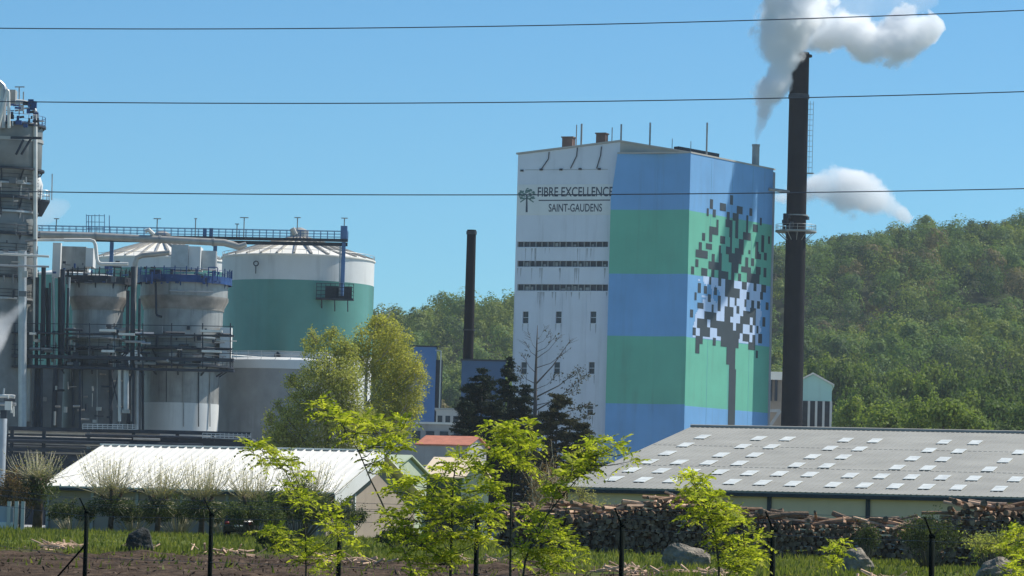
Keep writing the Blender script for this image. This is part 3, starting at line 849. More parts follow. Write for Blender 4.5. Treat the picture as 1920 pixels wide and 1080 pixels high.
def gable_house(name, label, cat, pxe0, pxe1, pye, pyr, D, wallm, roofm, depth=6.0, wall_h=None, extra=None):
    """small gabled building, eave along the front between two photo columns"""
    P0 = at(pxe0, pye, D)
    P1 = hit(pxe1, pye + 0.027 * (pxe1 - pxe0), P0, NS)
    L = (P1 - P0).dot(ES)
    g = float(ground_z(P0.x, D + 3)) - 0.1
    root = thing(name, label, cat, (P0.x, P0.y, g))
    rz = at((pxe0 + pxe1) / 2, pyr, D + depth / 2).z
    SL = EB * depth / 2 + UP * (rz - P0.z)
    rf = MB(); slab(rf, P0, P0 + ES * L, P0 + ES * L + SL, P0 + SL, 0.12)
    back = P0 + EB * depth
    slab(rf, P0 + SL, P0 + SL + ES * L, back + ES * L, back, 0.12)
    rf.build('roof', roofm, root)
    W0 = Vector((P0.x, P0.y, 0)) + ES * 0.25 + EB * 0.25; wl_ = L - 0.5; h0 = P0.z - 0.15
    w = MB()
    gp = [W0 + UP * g, W0 + UP * h0, W0 + UP * (h0 + SL.z - 0.05) + EB * (depth / 2 - 0.25), W0 + UP * h0 + EB * (depth - 0.5), W0 + UP * g + EB * (depth - 0.5)]
    w.poly(gp); w.poly([q + ES * wl_ for q in gp])
    w.poly([W0 + UP * g, W0 + ES * wl_ + UP * g, W0 + ES * wl_ + UP * h0, W0 + UP * h0])
    w.build('wall', wallm, root)
    return root, W0, wl_, h0, g

def gable_front(name, label, cat, px0, px1, pye, pyap, D, wallm, roofm, depth=14.0, theta=TS):
    """building whose gable end faces us"""
    e = Vector((math.cos(theta), -math.sin(theta), 0)); bk = Vector((math.sin(theta), math.cos(theta), 0)); nn = -bk
    P0 = at(px0, pye, D); P1 = hit(px1, pye, P0, nn)
    L = (P1 - P0).dot(e); za = at((px0 + px1) / 2, pyap, D).z
    g = float(ground_z(P0.x, D)) - 0.1
    root = thing(name, label, cat, (P0.x, P0.y, g))
    B0 = Vector((P0.x, P0.y, 0))
    w = MB(); ze = P0.z
    prof = [B0 + UP * g, B0 + UP * ze, B0 + e * L / 2 + UP * za, B0 + e * L + UP * ze, B0 + e * L + UP * g]
    w.poly(prof); w.poly([q + bk * depth for q in prof])
    for i in (0, 3):
        w.poly([prof[i], prof[i + 1], prof[i + 1] + bk * depth, prof[i] + bk * depth])
    w.build('wall', wallm, root)
    rf = MB(); o = -bk * 0.5
    for a, b_ in ((prof[1] - e * 0.4 - UP * 0.4 * (za - ze) / (L / 2), prof[2]), (prof[2], prof[3] + e * 0.4 - UP * 0.4 * (za - ze) / (L / 2))):
        p = [a + o, b_ + o, b_ + bk * depth, a + bk * depth]
        rf.hexa([q + UP * 0.03 for q in p] + [q + UP * 0.33 for q in p])
    rf.build('roof', roofm, root)
    return root, B0, e, bk, L, ze, za, g

# teal hall beyond the chimney
rt, B0, e_, bk_, L_, ze_, za_, g_ = gable_front('teal_hall', 'teal gabled hall with white roof edge beside the tall dark chimney', 'factory hall', 1488, 1560, 720, 702, 655, M['teal'], M['white_roof'], 30, R(4))
zc_ = at(1530, 752, 655).z
cb = MB()
cb.obox(B0 + UP * g_ - bk_ * 0.06, e_ * L_, bk_ * 0.055, UP * (zc_ - g_)); cb.build('lower_wall', M['steel_dark'], rt)
for k in range(6):
    q = MB(); q.obox(B0 + e_ * (L_ * k / 5.25) + UP * g_ - bk_ * 0.25, e_ * 0.42, bk_ * 0.18, UP * (zc_ - g_)); q.build('pillar', M['tank_white'], rt)
a_ = at(1438, 712, 640); b_ = at(1476, 713, 640); t_ = at(1438, 697, 640); g_ = float(ground_z(a_.x, 640)); rt = thing('link_building', 'small building with deep white roof edge squeezed between mural tower and chimney', 'building', (a_.x, a_.y, g_))
q = MB(); q.box(((a_.x + b_.x) / 2, 644, (a_.z + g_) / 2), (b_.x - a_.x, 8, a_.z - g_)); q.build('wall', M['grey_wall'], rt)
q = MB(); q.box(((a_.x + b_.x) / 2, 643.8, (a_.z + t_.z) / 2 + .01), (b_.x - a_.x + .5, 9, t_.z - a_.z)); q.build('roof', M['white_roof'], rt)
for px in (1445, 1455):
    p = at(px, 730, 639.4); q = MB(); q.box((p.x, p.y, p.z), (0.5, 0.1, 4.0)); q.build('window', M['dark_glass'], rt)
stb = MB(); a = at(1443, 800, 638); b = at(1463, 770, 638); stb.bar(a, b, 0.8, 0.5); c = at(1443, 770, 638); stb.bar(b, c, 0.8, 0.5); stb.build('outside_stair', M['galv'], rt)

# ------------------------------------------------------------------ small buildings in the middle
def small_chimney():
    D = 560.0
    t = at(882.5, 431, D); b = at(877.5, 676, D)
    g = float(ground_z(b.x, D))
    root = thing('slim_chimney', 'slim dark chimney rising from the navy boiler shed', 'chimney', (b.x, b.y, g))
    s = MB(); s.lathe((b.x, b.y), [(0.86, g), (0.80, b.z), (0.69, t.z - 0.5), (0.69, t.z), (0.55, t.z), (0.55, t.z - 1)], 24); s.build('shaft', M['chimney_dark'], root, smooth=True)
    c = MB(); c.lathe((b.x, b.y), [(0.68, t.z - 0.7), (0.80, t.z - 0.7), (0.80, t.z - 0.2), (0.68, t.z - 0.2)], 24, caps=False); c.build('cap_ring', M['steel_dark'], root)
    c = MB(); z = at(880, 620, D).z; c.lathe((b.x, b.y), [(0.7, z), (0.95, z), (0.95, z + 0.2), (0.7, z + 0.2)], 24, caps=False); c.build('flange', M['steel_dark'], root)
    P0 = at(866, 676, 552); P1 = at(948, 678, 552)
    sh = thing('navy_boiler_shed', 'flat roofed navy clad shed at the foot of the slim chimney', 'shed', (P0.x, P0.y, g))
    w = MB(); zt = P0.z
    w.box(((P0.x + P1.x) / 2, 555, (g + zt) / 2), (P1.x - P0.x, 6, zt - g)); w.build('wall', M['navy'], sh)
    r_ = MB(); r_.box(((P0.x + P1.x) / 2, 555, zt + 0.13), (P1.x - P0.x + 0.4, 6.4, 0.25)); r_.build('roof', M['steel_dark'], sh)
    d = MB(); p = at(905, 745, 551.9); d.box((p.x, 551.93, p.z), (2.4, 0.12, 3)); d.build('door', M['steel_dark'], sh)
small_chimney()

def blue_tower():
    D = 600
    a = at(776, 650, D); b = at(818, 652, D); g = float(ground_z(a.x, D))
    root = thing('blue_clad_tower', 'narrow blue clad tower half hidden by the yellow-green tree', 'building', (a.x, a.y, g))
    w = MB(); w.box(((a.x + b.x) / 2, D + 3, (g + a.z) / 2), (b.x - a.x, 6, a.z - g)); w.build('wall', M['blue_clad'], root)
    r_ = MB(); r_.box(((a.x + b.x) / 2, D + 3, a.z + 0.12), (b.x - a.x + 0.3, 6.3, 0.22)); r_.build('roof', M['steel_dark'], root)
    s = MB(); s.box((b.x + 0.52, D + 3, (g + a.z) / 2 - 1), (1.0, 5, a.z - g - 2)); s.build('side_panel', M['steel_dark'], root)
    lp = thing('lamp_mast', 'thin grey lamp mast beside the blue clad tower', 'lamp mast', at(827, 800, 590))
    t = at(827, 658, 590); bt = at(827, 800, 590)
    q = MB(); q.tube([(t.x, t.y, bt.z - 6), (t.x, t.y, t.z)], [0.16, 0.09], 8); q.build('pole', M['galv'], lp)
    q = MB(); q.bar((t.x, t.y, t.z), (t.x - 0.9, t.y, t.z + 0.1), 0.25, 0.15); q.build('lamp_head', M['galv'], lp)
blue_tower()

def low_block(name, label, cat, px0, px1, py, D, depth, wm, rm, mid=None):
    a = at(px0, py, D); b = at(px1, py + 0.027 * (px1 - px0), D); g = float(ground_z(a.x, D)) - 0.1
    root = thing(name, label, cat, (a.x, a.y, g))
    w = MB(); w.box(((a.x + b.x) / 2, D + depth / 2, (g + a.z) / 2), (b.x - a.x, depth, a.z - g)); w.build('wall', wm, root)
    r_ = MB(); r_.box(((a.x + b.x) / 2, D + depth / 2, a.z + 0.13), (b.x - a.x + 0.5, depth + 0.5, 0.25)); r_.build('roof', rm, root)
    if mid:
        n = mid
        for k in range(n):
            q = MB(); q.box((a.x + (b.x - a.x) * (k + 0.5) / n, D - 0.04, a.z - 1.6), ((b.x - a.x) / n * 0.6, 0.1, 1.4)); q.build('window', M['dark_glass'], root)
    return root
low_block('flat_roofed_block', 'grey flat roofed block with pale roof edge behind the red roofed hut', 'building', 690, 872, 792, 470, 12, M['concrete'], M['pipe_white'], 7)
low_block('white_annex', 'low pale annex with overhanging roof beside the blue clad tower', 'building', 818, 862, 768, 560, 8, M['tank_white'], M['galv'], 3)
root, W0, wl_, h0, g = gable_house('red_roofed_hut', 'small hut with red hipped roof left of the dark conifers', 'hut', 778, 880, 832, 817, 360, M['concrete'], M['red_tile'], 8)
for k in range(4):
    q = MB(); q.obox(W0 + ES * (wl_ * (k + 0.2) / 4) + UP * (g + 0.6) - EB * 0.05, ES * wl_ * 0.14, EB * 0.045, UP * 1.8); q.build('window', M['tank_white'], root)
gable_house('green_gabled_shed', 'pale green gabled shed poking out behind the white roofed shed', 'shed', 600, 735, 880, 851, 275, M['pale_green'], M['pale_green'], 11)
root, W0, wl_, h0, g = gable_house('peach_lit_shed', 'low shed with sunlit peach roof and dark green wall', 'shed', 784, 870, 893, 857, 285, M['dark_green'], M['peach'], 9)
q = MB(); q.obox(W0 + ES * 1.2 + UP * g - EB * 0.06, ES * 1.0, EB * 0.055, UP * 2.0); q.build('door', M['steel_dark'], root)
M['steel_dark2'] = mat('dark_lagging', (0.125, 0.135, 0.14), 0.3, 0.4, 0.5, metal=0.2, streak=0.5)
M['copper_lag'] = mat('brown_lagging', (0.25, 0.225, 0.20), 0.35, 0.6, 0.5, metal=0.2, streak=0.4)
# ------------------------------------------------------------------ process plant on the left
def px_r(px, D): return px * D / FPX

class Kit:
    """collects the pieces of one plant unit, one mesh per part"""
    def __init__(self, name, label, cat, px, D, group=None):
        self.D = D
        p = at(px, 800, D); self.c = (p.x, p.y)
        self.g = float(ground_z(p.x, D))
        self.root = thing(name, label, cat, (p.x, p.y, self.g), group)
    def z(self, py, px=None):
        x, y = self.c
        lo, hi = -5.0, 120.0           # height of the axis point seen at photo row py
        for _ in range(40):
            mid = (lo + hi) / 2
            if proj((x, y, mid))[1] > py: lo = mid
            else: hi = mid
        return lo
    def lathe(self, part, prof, mt, n=48, smooth=True, parent=None):
        """profile in (radius px, photo row)"""
        mb = MB(); mb.lathe(self.c, [(px_r(r, self.D), self.z(y)) for r, y in prof], n)
        return mb.build(part, mt, parent or self.root, smooth=smooth)
    def pt(self, px, py, dy=0.0):
        return at(px, py, self.D + dy)
    def pipe(self, part, pts, rpx, mt, dy=-6.0, parent=None, n=10):
        P = [self.pt(a[0], a[1], a[2] if len(a) > 2 else dy) for a in pts]
        out = [P[0]]                    # rounded elbows
        for i in range(1, len(P) - 1):
            a, b, c = P[i - 1], P[i], P[i + 1]
            k = min(px_r(rpx, self.D) * 2.6, (b - a).length * .45, (c - b).length * .45)
            p, q = b + (a - b).normalized() * k, b + (c - b).normalized() * k
            out += [p, p * .3 + b * .5 + q * .2 if False else (p + b * 2 + q) / 4, q]
        out.append(P[-1])
        mb = MB(); mb.tube(out, px_r(rpx, self.D), n)
        return mb.build(part, mt, parent or self.root, smooth=True)
    def ring_platform(self, rin, rout, py, mt, railm, part='platform', rail=1.15, posts=22, braces=True):
        c = self.c; z = self.z(py); ri, ro = px_r(rin, self.D), px_r(rout, self.D)
        mb = MB(); mb.lathe(c, [(ri, z - 0.25), (ro, z - 0.25), (ro, z), (ri, z)], 40, caps=False)
        if braces:
            for k in range(10):
                a = 2 * math.pi * (k + .5) / 10
                mb.bar((c[0] + ri * math.cos(a), c[1] + ri * math.sin(a), z - 1.6), (c[0] + ro * .95 * math.cos(a), c[1] + ro * .95 * math.sin(a), z - 0.3), 0.16)
        pl = mb.build(part, mt, self.root)
        if rail:
            rb = MB()
            for zz, w in ((rail, 0.07), (rail * .55, 0.05), (0.12, 0.10)):
                rb.tube([(c[0] + ro * .98 * math.cos(a * .157), c[1] + ro * .98 * math.sin(a * .157), z + zz) for a in range(41)], w / 2, 5, caps=False)
            for k in range(posts):
                a = 2 * math.pi * k / posts
                x, y = c[0] + ro * .98 * math.cos(a), c[1] + ro * .98 * math.sin(a)
                rb.tube([(x, y, z), (x, y, z + rail)], 0.04, 5)
            rb.build('railing', railm, pl)
        return pl
    def box(self, part, x0, y0, x1, y1, mt, depth=3.0, dy=-4.0, parent=None):
        a = self.pt(x0, y1, dy); b = self.pt(x1, y1, dy); t = self.pt((x0 + x1) / 2, y0, dy)
        mb = MB(); w = b.x - a.x
        mb.box(((a.x + b.x) / 2, a.y + depth / 2, (a.z + t.z) / 2), (w, depth, t.z - a.z))
        return mb.build(part, mt, parent or self.root)

def clutter(kit, part, x0, y0, x1, y1, n, seed, mats, dy=-5.0, parent=None):
    """valves, small pipes and boxes packed on a platform, each a part of its own"""
    rg = random.Random(seed)
    for k in range(int(n * 1.25)):
        mb = MB(); mt = rg.choice(mats)
        px, py = rg.uniform(x0, x1), rg.uniform(y0, y1)
        d = dy + rg.uniform(-1.5, 1.5)
        p = kit.pt(px, py, d); t = rg.random()
        s = rg.uniform(0.15, 0.55)
        if t < 0.35: mb.box(p, (s * rg.uniform(.6, 2), s, s * rg.uniform(.6, 2.2))); nm = 'valve_box'
        elif t < 0.7: mb.tube([p, kit.pt(px + rg.choice((-1, 1)) * rg.uniform(6, 22), py + rg.uniform(-1, 1), d)], rg.uniform(.05, .16), 6); nm = 'cross_pipe'
        else: mb.tube([p, kit.pt(px + rg.uniform(-1, 1), min(y1, py + rg.uniform(8, 26)), d)], rg.uniform(.05, .16), 6); nm = 'drop_pipe'
        mb.build(nm, mt, parent or kit.root)

# --- tall digester tower at the left edge
def digester():
    k = Kit('digester_tower', 'tallest grey process tower wrapped in platforms at the left edge', 'process tower', -6, 470)
    k.lathe('shell', [(66, 940), (62, 640), (62, 420), (58, 400), (58, 330), (66, 318), (66, 238), (56, 232)], M['tower_grey'])
    k.lathe('lagging_band', [(66.6, 268), (68, 268), (68, 262), (66.6, 262)], M['lagging'])
    k.ring_platform(50, 72, 236, M['steel_dark'], M['blue_steel'])
    k.ring_platform(56, 72, 318, M['steel_dark'], M['steel_dark'], rail=None)
    for i, py in enumerate((345, 372, 398, 440, 475, 520, 560)):
        k.ring_platform(56, 66 + (i % 2) * 3, py, M['steel_dark'] if i % 2 else M['galv'], M['steel_dark'], rail=1.0, posts=12)
    k.pipe('riser', [(66, 640), (66, 205), (52, 192), (30, 190)], 4.2, M['pipe_white'], dy=-2.5)
    k.pipe('vent_pipe', [(4, 240), (8, 160), (-12, 150)], 6, M['galv'], dy=-5)
    k.pipe('vent_pipe', [(-3, 240), (13, 168), (16, 172), (17, 240)], 3.0, M['pipe_white'], dy=-5.5)
    k.box('top_cabinet', 17, 168, 28, 194, M['lagging'], 2, -2)
    k.box('top_cabinet', -6, 160, 8, 205, M['pipe_white'], 2, -3)
    clutter(k, 'pipework', 6, 192, 72, 236, 34, 3, [M['blue_steel'], M['steel_dark'], M['galv']], -4.5)
    clutter(k, 'pipework', 0, 330, 58, 560, 22, 4, [M['steel_dark'], M['steel_dark2'], M['lagging']], -6)
    mb = MB()
    for x in (36, 44):
        mb.tube([k.pt(x, 214, -2), k.pt(x, 164 if x < 40 else 172, -2)], 0.09, 6)
    mb.bar(k.pt(28, 163, -2), k.pt(46, 163, -2), 0.25, 0.12)
    mb.build('lamp_post', M['steel_grey'], k.root)
    # brackets under the upper platform
    mb = MB()
    for a, b in (((30, 290), (44, 262)), ((40, 290), (58, 260))):
        mb.tube([k.pt(*a, -6), k.pt(*b, -6)], 0.16, 6)
    mb.bar(k.pt(20, 258, -6), k.pt(78, 259, -6), 0.3); mb.build('bracket', M['steel_dark'], k.root)
    # side balcony with cone underneath
    b0 = k.pt(84, 377, 0)
    mb = MB(); mb.lathe((b0.x - .6, b0.y), [(0.3, b0.z - 2.0), (1.25, b0.z - 0.15), (1.25, b0.z + 0.1)], 20); bal = mb.build('balcony', M['steel_dark'], k.root)
    mb = MB()
    for i in range(9):
        a = i * 0.698; mb.tube([(b0.x - .6 + 1.2 * math.cos(a), b0.y + 1.2 * math.sin(a), b0.z), (b0.x - .6 + 1.2 * math.cos(a), b0.y + 1.2 * math.sin(a), b0.z + 1.3)], .05, 5)
    for zz in (.7, 1.3): mb.tube([(b0.x - .6 + 1.2 * math.cos(i * .3), b0.y + 1.2 * math.sin(i * .3), b0.z + zz) for i in range(22)], .04, 5)
    mb.tube([k.pt(97, 375), k.pt(98, 326)], .08, 6)
    mb.build('railing', M['galv'], bal)
    k.lathe('lower_shell', [(55, 940), (55, 640), (63, 560), (63.2, 420)], M['tower_grey'])
    mb = MB(); mb.lathe((k.pt(74, 0).x, 470), [(1.2, k.z(372)), (1.3, k.z(345)), (.8, k.z(325)), (.3, k.z(318))], 20); mb.build('side_dome', M['tank_white'], k.root, smooth=True)
    k.pipe('column_pipe', [(42, 800), (42, 470)], 8, M['galv'], dy=-5.5)
    k.pipe('feed_pipe', [(-20, 475), (92, 481)], 2.2, M['pipe_white'], dy=-7)
    k.pipe('feed_pipe', [(-20, 497), (92, 500)], 2.0, M['galv'], dy=-7)
digester()

# --- green and white tanks
def tank(name, label, px, D, Rp, rows, apex, extra=True):
    yt, yw, yg, yb = rows
    k = Kit(name, label, 'storage tank', px, D)
    k.lathe('base_shell', [(Rp, yb), (Rp, yg)], M['tank_white'], 72)
    k.lathe('green_shell', [(Rp + .4, yg), (Rp + .4, yw)], M['tank_green'], 72)
    k.lathe('white_band', [(Rp, yw), (Rp, yt)], M['tank_white'], 72)
    Rm = px_r(Rp, D); zt = k.z(yt); za = k.z(apex)
    rf = MB(); c = k.c
    rf.lathe(c, [(Rm * 1.015, zt - .05), (Rm * 1.015, zt + .12), (Rm * .55, zt + (za - zt) * .5), (0.6, za), (0.05, za + .1)], 72)
    roof = rf.build('roof', M['white_roof'], k.root)
    rb = MB()
    for i in range(28):
        a = 2 * math.pi * i / 28
        p = [(c[0] + Rm * q * math.cos(a), c[1] + Rm * q * math.sin(a), zt + .16 + (za - zt) * h) for q, h in ((1.0, 0.01), (.55, .51), (.06, .97))]
        rb.bar(p[0], p[1], .30, .34); rb.bar(p[1], p[2], .24, .30)
    rb.build('roof_rib', M['lagging'], roof)
    fx = MB(); fx.lathe((c[0], c[1]), [(1.3, za - .4), (1.3, za + .9), (.4, za + 1.3)], 20); fx.build('roof_vent', M['lagging'], roof)
    rl = MB()
    rl.tube([(c[0] + Rm * math.cos(a * .1309), c[1] + Rm * math.sin(a * .1309), zt + .75) for a in range(49)], .035, 4, caps=False)
    for i in range(40):
        a = 2 * math.pi * i / 40; rl.tube([(c[0] + Rm * math.cos(a), c[1] + Rm * math.sin(a), zt), (c[0] + Rm * math.cos(a), c[1] + Rm * math.sin(a), zt + .75)], .03, 4)
    rl.build('roof_rail', M['galv'], roof)
    return k
k = tank('green_tank', 'huge round green storage tank with white top band and ribbed cone roof', 550, 522, 143, (488, 534, 667, 940), 444)
mb = MB()                                           # side platform with its ladder shaft
z0 = k.z(561); p = k.pt(628, 561, -10.4)
mb.box((p.x, p.y, p.z), (5.2, 1.9, .25))
for dx in (-1.8, 0, 1.8): mb.bar((p.x + dx, p.y + .8, p.z - 1.6), (p.x + dx, p.y - .7, p.z - .1), .14)
sp = mb.build('side_platform', M['steel_dark'], k.root)
mb = MB()
for zz in (.55, 1.1, 1.6, 2.1): mb.bar((p.x - 2.55, p.y - .9, p.z + zz), (p.x + 2.55, p.y - .9, p.z + zz), .07)
for i in range(9): mb.bar((p.x - 2.55 + i * .64, p.y - .9, p.z), (p.x - 2.55 + i * .64, p.y - .9, p.z + 2.15), .07)
for s in (-1, 1):
    for zz in (1.1, 2.1): mb.bar((p.x + s * 2.55, p.y - .9, p.z + zz), (p.x + s * 2.55, p.y + .9, p.z + zz), .07)
mb.box((p.x, p.y + .6, p.z + 1.0), (4.6, .1, 1.7))
mb.build('railing', M['steel_dark'], sp)
k.pipe('ladder_shaft', [(641, 555), (645, 432)], 3.6, M['rail_blue'], dy=-10.3)
k.pipe('ladder_rail', [(636.5, 555), (638, 455)], 1.5, M['galv'], dy=-10.6)
mb = MB(); p = k.pt(480, 494, -10.0)
for i in range(12):
    a, b = i * .5236, (i + 1) * .5236
    mb.bar((p.x + .33 * math.cos(a), p.y, p.z + .33 * math.sin(a)), (p.x + .33 * math.cos(b), p.y, p.z + .33 * math.sin(b)), .14)
mb.bar((p.x, p.y, p.z - .3), (p.x, p.y, p.z - 1.4), .12); mb.build('lifting_eye', M['steel_dark'], k.root)
mb = MB(); p = k.pt(520, 668, -11); mb.lathe((p.x, p.y), [(.25, p.z - .9), (.42, p.z - .3), (.42, p.z + .3), (.1, p.z + .6)], 12); mb.build('motor', M['steel_dark'], k.root)
k2 = tank('second_green_tank', 'second green tank with cone roof half hidden behind the evaporator vessels', 292, 565, 128, (491, 511, 663, 940), 449)

k3 = Kit('third_green_tank', 'dim green tank glimpsed between the tall tower and the dark vessel', 'storage tank', 128, 600)
k3.lathe('shell', [(84, 940), (84, 520)], M['tank_green'], 64)
k3.lathe('roof', [(85, 521), (85, 517), (2, 500)], M['tank_white'], 64)
ph = Kit('pump_house', 'dark steel pump house behind the dark evaporator vessel', 'building', 150, 505)
ph.box('wall', 44, 690, 262, 830, M['steel_dark2'], 8, 0)
ph.box('roof', 42, 686, 264, 690, M['steel_dark'], 8.4, -.2)
for x_ in (60, 95, 236): ph.box('pilaster', x_, 692, x_ + 7, 830, M['steel_dark'], .5, -.5)
kg = Kit('grey_tank', 'low wide grey concrete tank with a bright white rim', 'storage tank', 535, 492)
kg.lathe('shell', [(132, 940), (132, 694)], M['concrete'], 72)
kg.lathe('rim', [(134, 697), (134, 681), (128, 677), (40, 672), (1, 671)], M['tank_white'], 72)
mb = MB()
for i in range(30):
    a = 2 * math.pi * i / 30; r_ = px_r(132, 492)
    mb.tube([(kg.c[0] + r_ * math.cos(a), kg.c[1] + r_ * math.sin(a), kg.z(681)), (kg.c[0] + r_ * math.cos(a), kg.c[1] + r_ * math.sin(a), kg.z(665))], .035, 4)
for zz in (672, 665): mb.tube([(kg.c[0] + px_r(132, 492) * math.cos(a * .1309), kg.c[1] + px_r(132, 492) * math.sin(a * .1309), kg.z(zz)) for a in range(49)], .03, 4, caps=False)
mb.build('railing', M['galv'], kg.root)

# --- evaporator vessels
def vessel(name, label, cx, D, up, mid, low, s, blue, white_base, dark):
    k = Kit(name, label, 'process vessel', cx, D)
    lowm = M['steel_dark2'] if dark else M['steel_grey']
    k.lathe('lower_shell', [(low, 940), (low, 672)], lowm)
    if white_base:
        k.lathe('white_base', [(low + .8, 940), (low + .8, 757)], M['tank_white'])
    k.lathe('middle_shell', [(mid, 672), (mid, 580)], M['steel_grey'])
    k.lathe('cone_ring', [(mid + 2, 583), (mid + 2, 578), (up + 1.5, 564), (up + 1.5, 558)], M['copper_lag'])
    k.lathe('upper_shell', [(up, 560), (up, 526), (up * .8, 520), (up * .3, 515)], M['steel_grey'])
    k.ring_platform(up - 4, up + 6, 527, blue, blue, rail=1.3, posts=20)
    k.ring_platform(mid - 6, mid + s, 655, M['steel_dark'], M['steel_dark'], rail=1.3, posts=18)
    k.ring_platform(low - 6, mid + s + 10, 686, M['steel_dark'], M['steel_dark'], rail=1.2, posts=22)
    k.ring_platform(mid - 4, mid + s - 2, 634, M['galv'], M['galv'], rail=None, braces=False)
    tb = MB(); zz = k.z(527); ro = px_r(up + 6.5, D)
    tb.lathe(k.c, [(ro, zz - .5), (ro + .06, zz - .5), (ro + .06, zz + .45), (ro, zz + .45)], 40, caps=False)
    for i in range(26):
        a = 2 * math.pi * i / 26; x, y = k.c[0] + ro * math.cos(a), k.c[1] + ro * math.sin(a)
        tb.bar((x, y, zz), (x, y, zz + 1.55), .13)
    tb.build('toe_board', blue, k.root)
    for i, dx in enumerate((-.72, -.35, .1, .5, .8)):
        x_ = cx + dx * low; k.pipe('seam', [(x_, 672), (x_, 800)], 1.0, M['steel_dark'] if i % 2 else M['steel_grey'], dy=-px_r(low, D) * math.sqrt(max(0, 1 - dx * dx)) - .05)
    return k
kb = vessel('evaporator_vessel', 'grey evaporator vessel with blue top platform and white painted base', 337, 480, 82, 74, 71, 14, M['blue_steel'], True, False)
clutter(kb, 'pipework', 270, 500, 428, 532, 26, 11, [M['blue_steel'], M['blue_steel'], M['steel_dark']], -6)
clutter(kb, 'pipework', 270, 612, 420, 684, 30, 12, [M['steel_dark'], M['steel_dark'], M['steel_grey']], -6.0)
kb.box('equipment_house', 320, 459, 352, 505, M['galv'], 4, -2)
kb.box('equipment_house', 353, 462, 375, 505, M['tank_white'], 4, -1.5)
kb.box('duct', 377, 470, 404, 505, M['galv'], 2, 0)
kb.box('side_panel', 411, 614, 432, 676, M['tank_white'], 2, -3)
kb.box('top_duct', 280, 505, 300, 520, M['steel_dark'], 2, -4)
kb.pipe('drop_pipe', [(292, 530), (293, 592), (304, 594)], 2.2, M['steel_dark'], dy=-6.2)
kb.pipe('level_pipe', [(318, 545), (400, 548)], 1.2, M['galv'], dy=-6.2)
kb.pipe('steam_pipe', [(318, 474), (254, 480), (249, 615), (222, 622)], 5.0, M['lagging'], dy=-8)
kb.pipe('steam_pipe', [(257, 676), (257, 850)], 4.0, M['galv'], dy=-7)
kb.pipe('steam_pipe', [(268, 690), (268, 845)], 2.5, M['steel_dark'], dy=-7)

ka = vessel('dark_evaporator_vessel', 'dark grey evaporator vessel tangled in pipes beside the tall tower', 176, 474, 54, 47, 60, 16, M['steel_dark'], False, True)
clutter(ka, 'pipework', 100, 490, 240, 530, 24, 13, [M['steel_dark'], M['steel_dark2'], M['blue_steel']], -5)
clutter(ka, 'pipework', 60, 612, 240, 690, 42, 14, [M['steel_dark'], M['steel_dark'], M['steel_grey']], -6.0)
clutter(ka, 'pipework', 60, 690, 250, 800, 26, 15, [M['steel_dark'], M['lagging'], M['copper_lag']], -6.5)
ka.box('vertical_duct', 97, 455, 112, 520, M['tank_white'], 1.2, -4)
ka.box('drive_house', 113, 462, 160, 505, M['steel_grey'], 4, -2)
ka.box('drive_house', 160, 465, 174, 500, M['tank_white'], 3, -3)
ka.pipe('white_loop_pipe', [(70, 450), (122, 450)], 2.6, M['pipe_white'], dy=-6)
ka.pipe('white_loop_pipe', [(120, 450), (178, 450), (183, 495), (240, 495)], 3.4, M['pipe_white'], dy=-6.5)
ka.pipe('riser', [(100, 520), (102, 690)], 2.4, M['galv'], dy=-6)
ka.pipe('riser', [(113, 520), (113, 690)], 4.5, M['steel_dark'], dy=-5.5)
ka.pipe('riser', [(130, 520), (124, 660)], 2.6, M['galv'], dy=-6)
ka.pipe('riser', [(88, 540), (90, 690)], 3.0, M['steel_dark'], dy=-6)
ka.pipe('riser', [(214, 640), (214, 690)], 2.4, M['galv'], dy=-7)
ka.pipe('riser', [(40, 690), (40, 790)], 5, M['copper_lag'], dy=-6)
ka.pipe('riser', [(53, 690), (52, 790)], 7, M['lagging'], dy=-6)
ka.pipe('riser', [(72, 690), (70, 860)], 6, M['steel_dark'], dy=-6)
ka.pipe('riser', [(137, 690), (137, 800)], 2.5, M['steel_dark'], dy=-5)
for i, (x, y0, y1, r_, m_) in enumerate(((224, 690, 790, 3.2, 'pipe_white'), (236, 692, 770, 6, 'galv'), (247, 690, 790, 2.2, 'steel_grey'), (208, 690, 800, 3.4, 'steel_dark'))):
    ka.pipe('riser', [(x, y0), (x, y1)], r_, M[m_], dy=-7 + i * .3)
ka.box('white_hood', 187, 617, 216, 622, M['pipe_white'], 1.2, -8)
ka.box('white_hood', 192, 656, 214, 660, M['pipe_white'], 1.0, -8)
for a, b in (((205, 690), (225, 770)), ((225, 690), (205, 770)), ((230, 765), (250, 690))):
    mb = MB(); mb.bar(ka.pt(*a, -6.6), ka.pt(*b, -6.6), .18); mb.build('cross_brace', M['steel_dark'], ka.root)

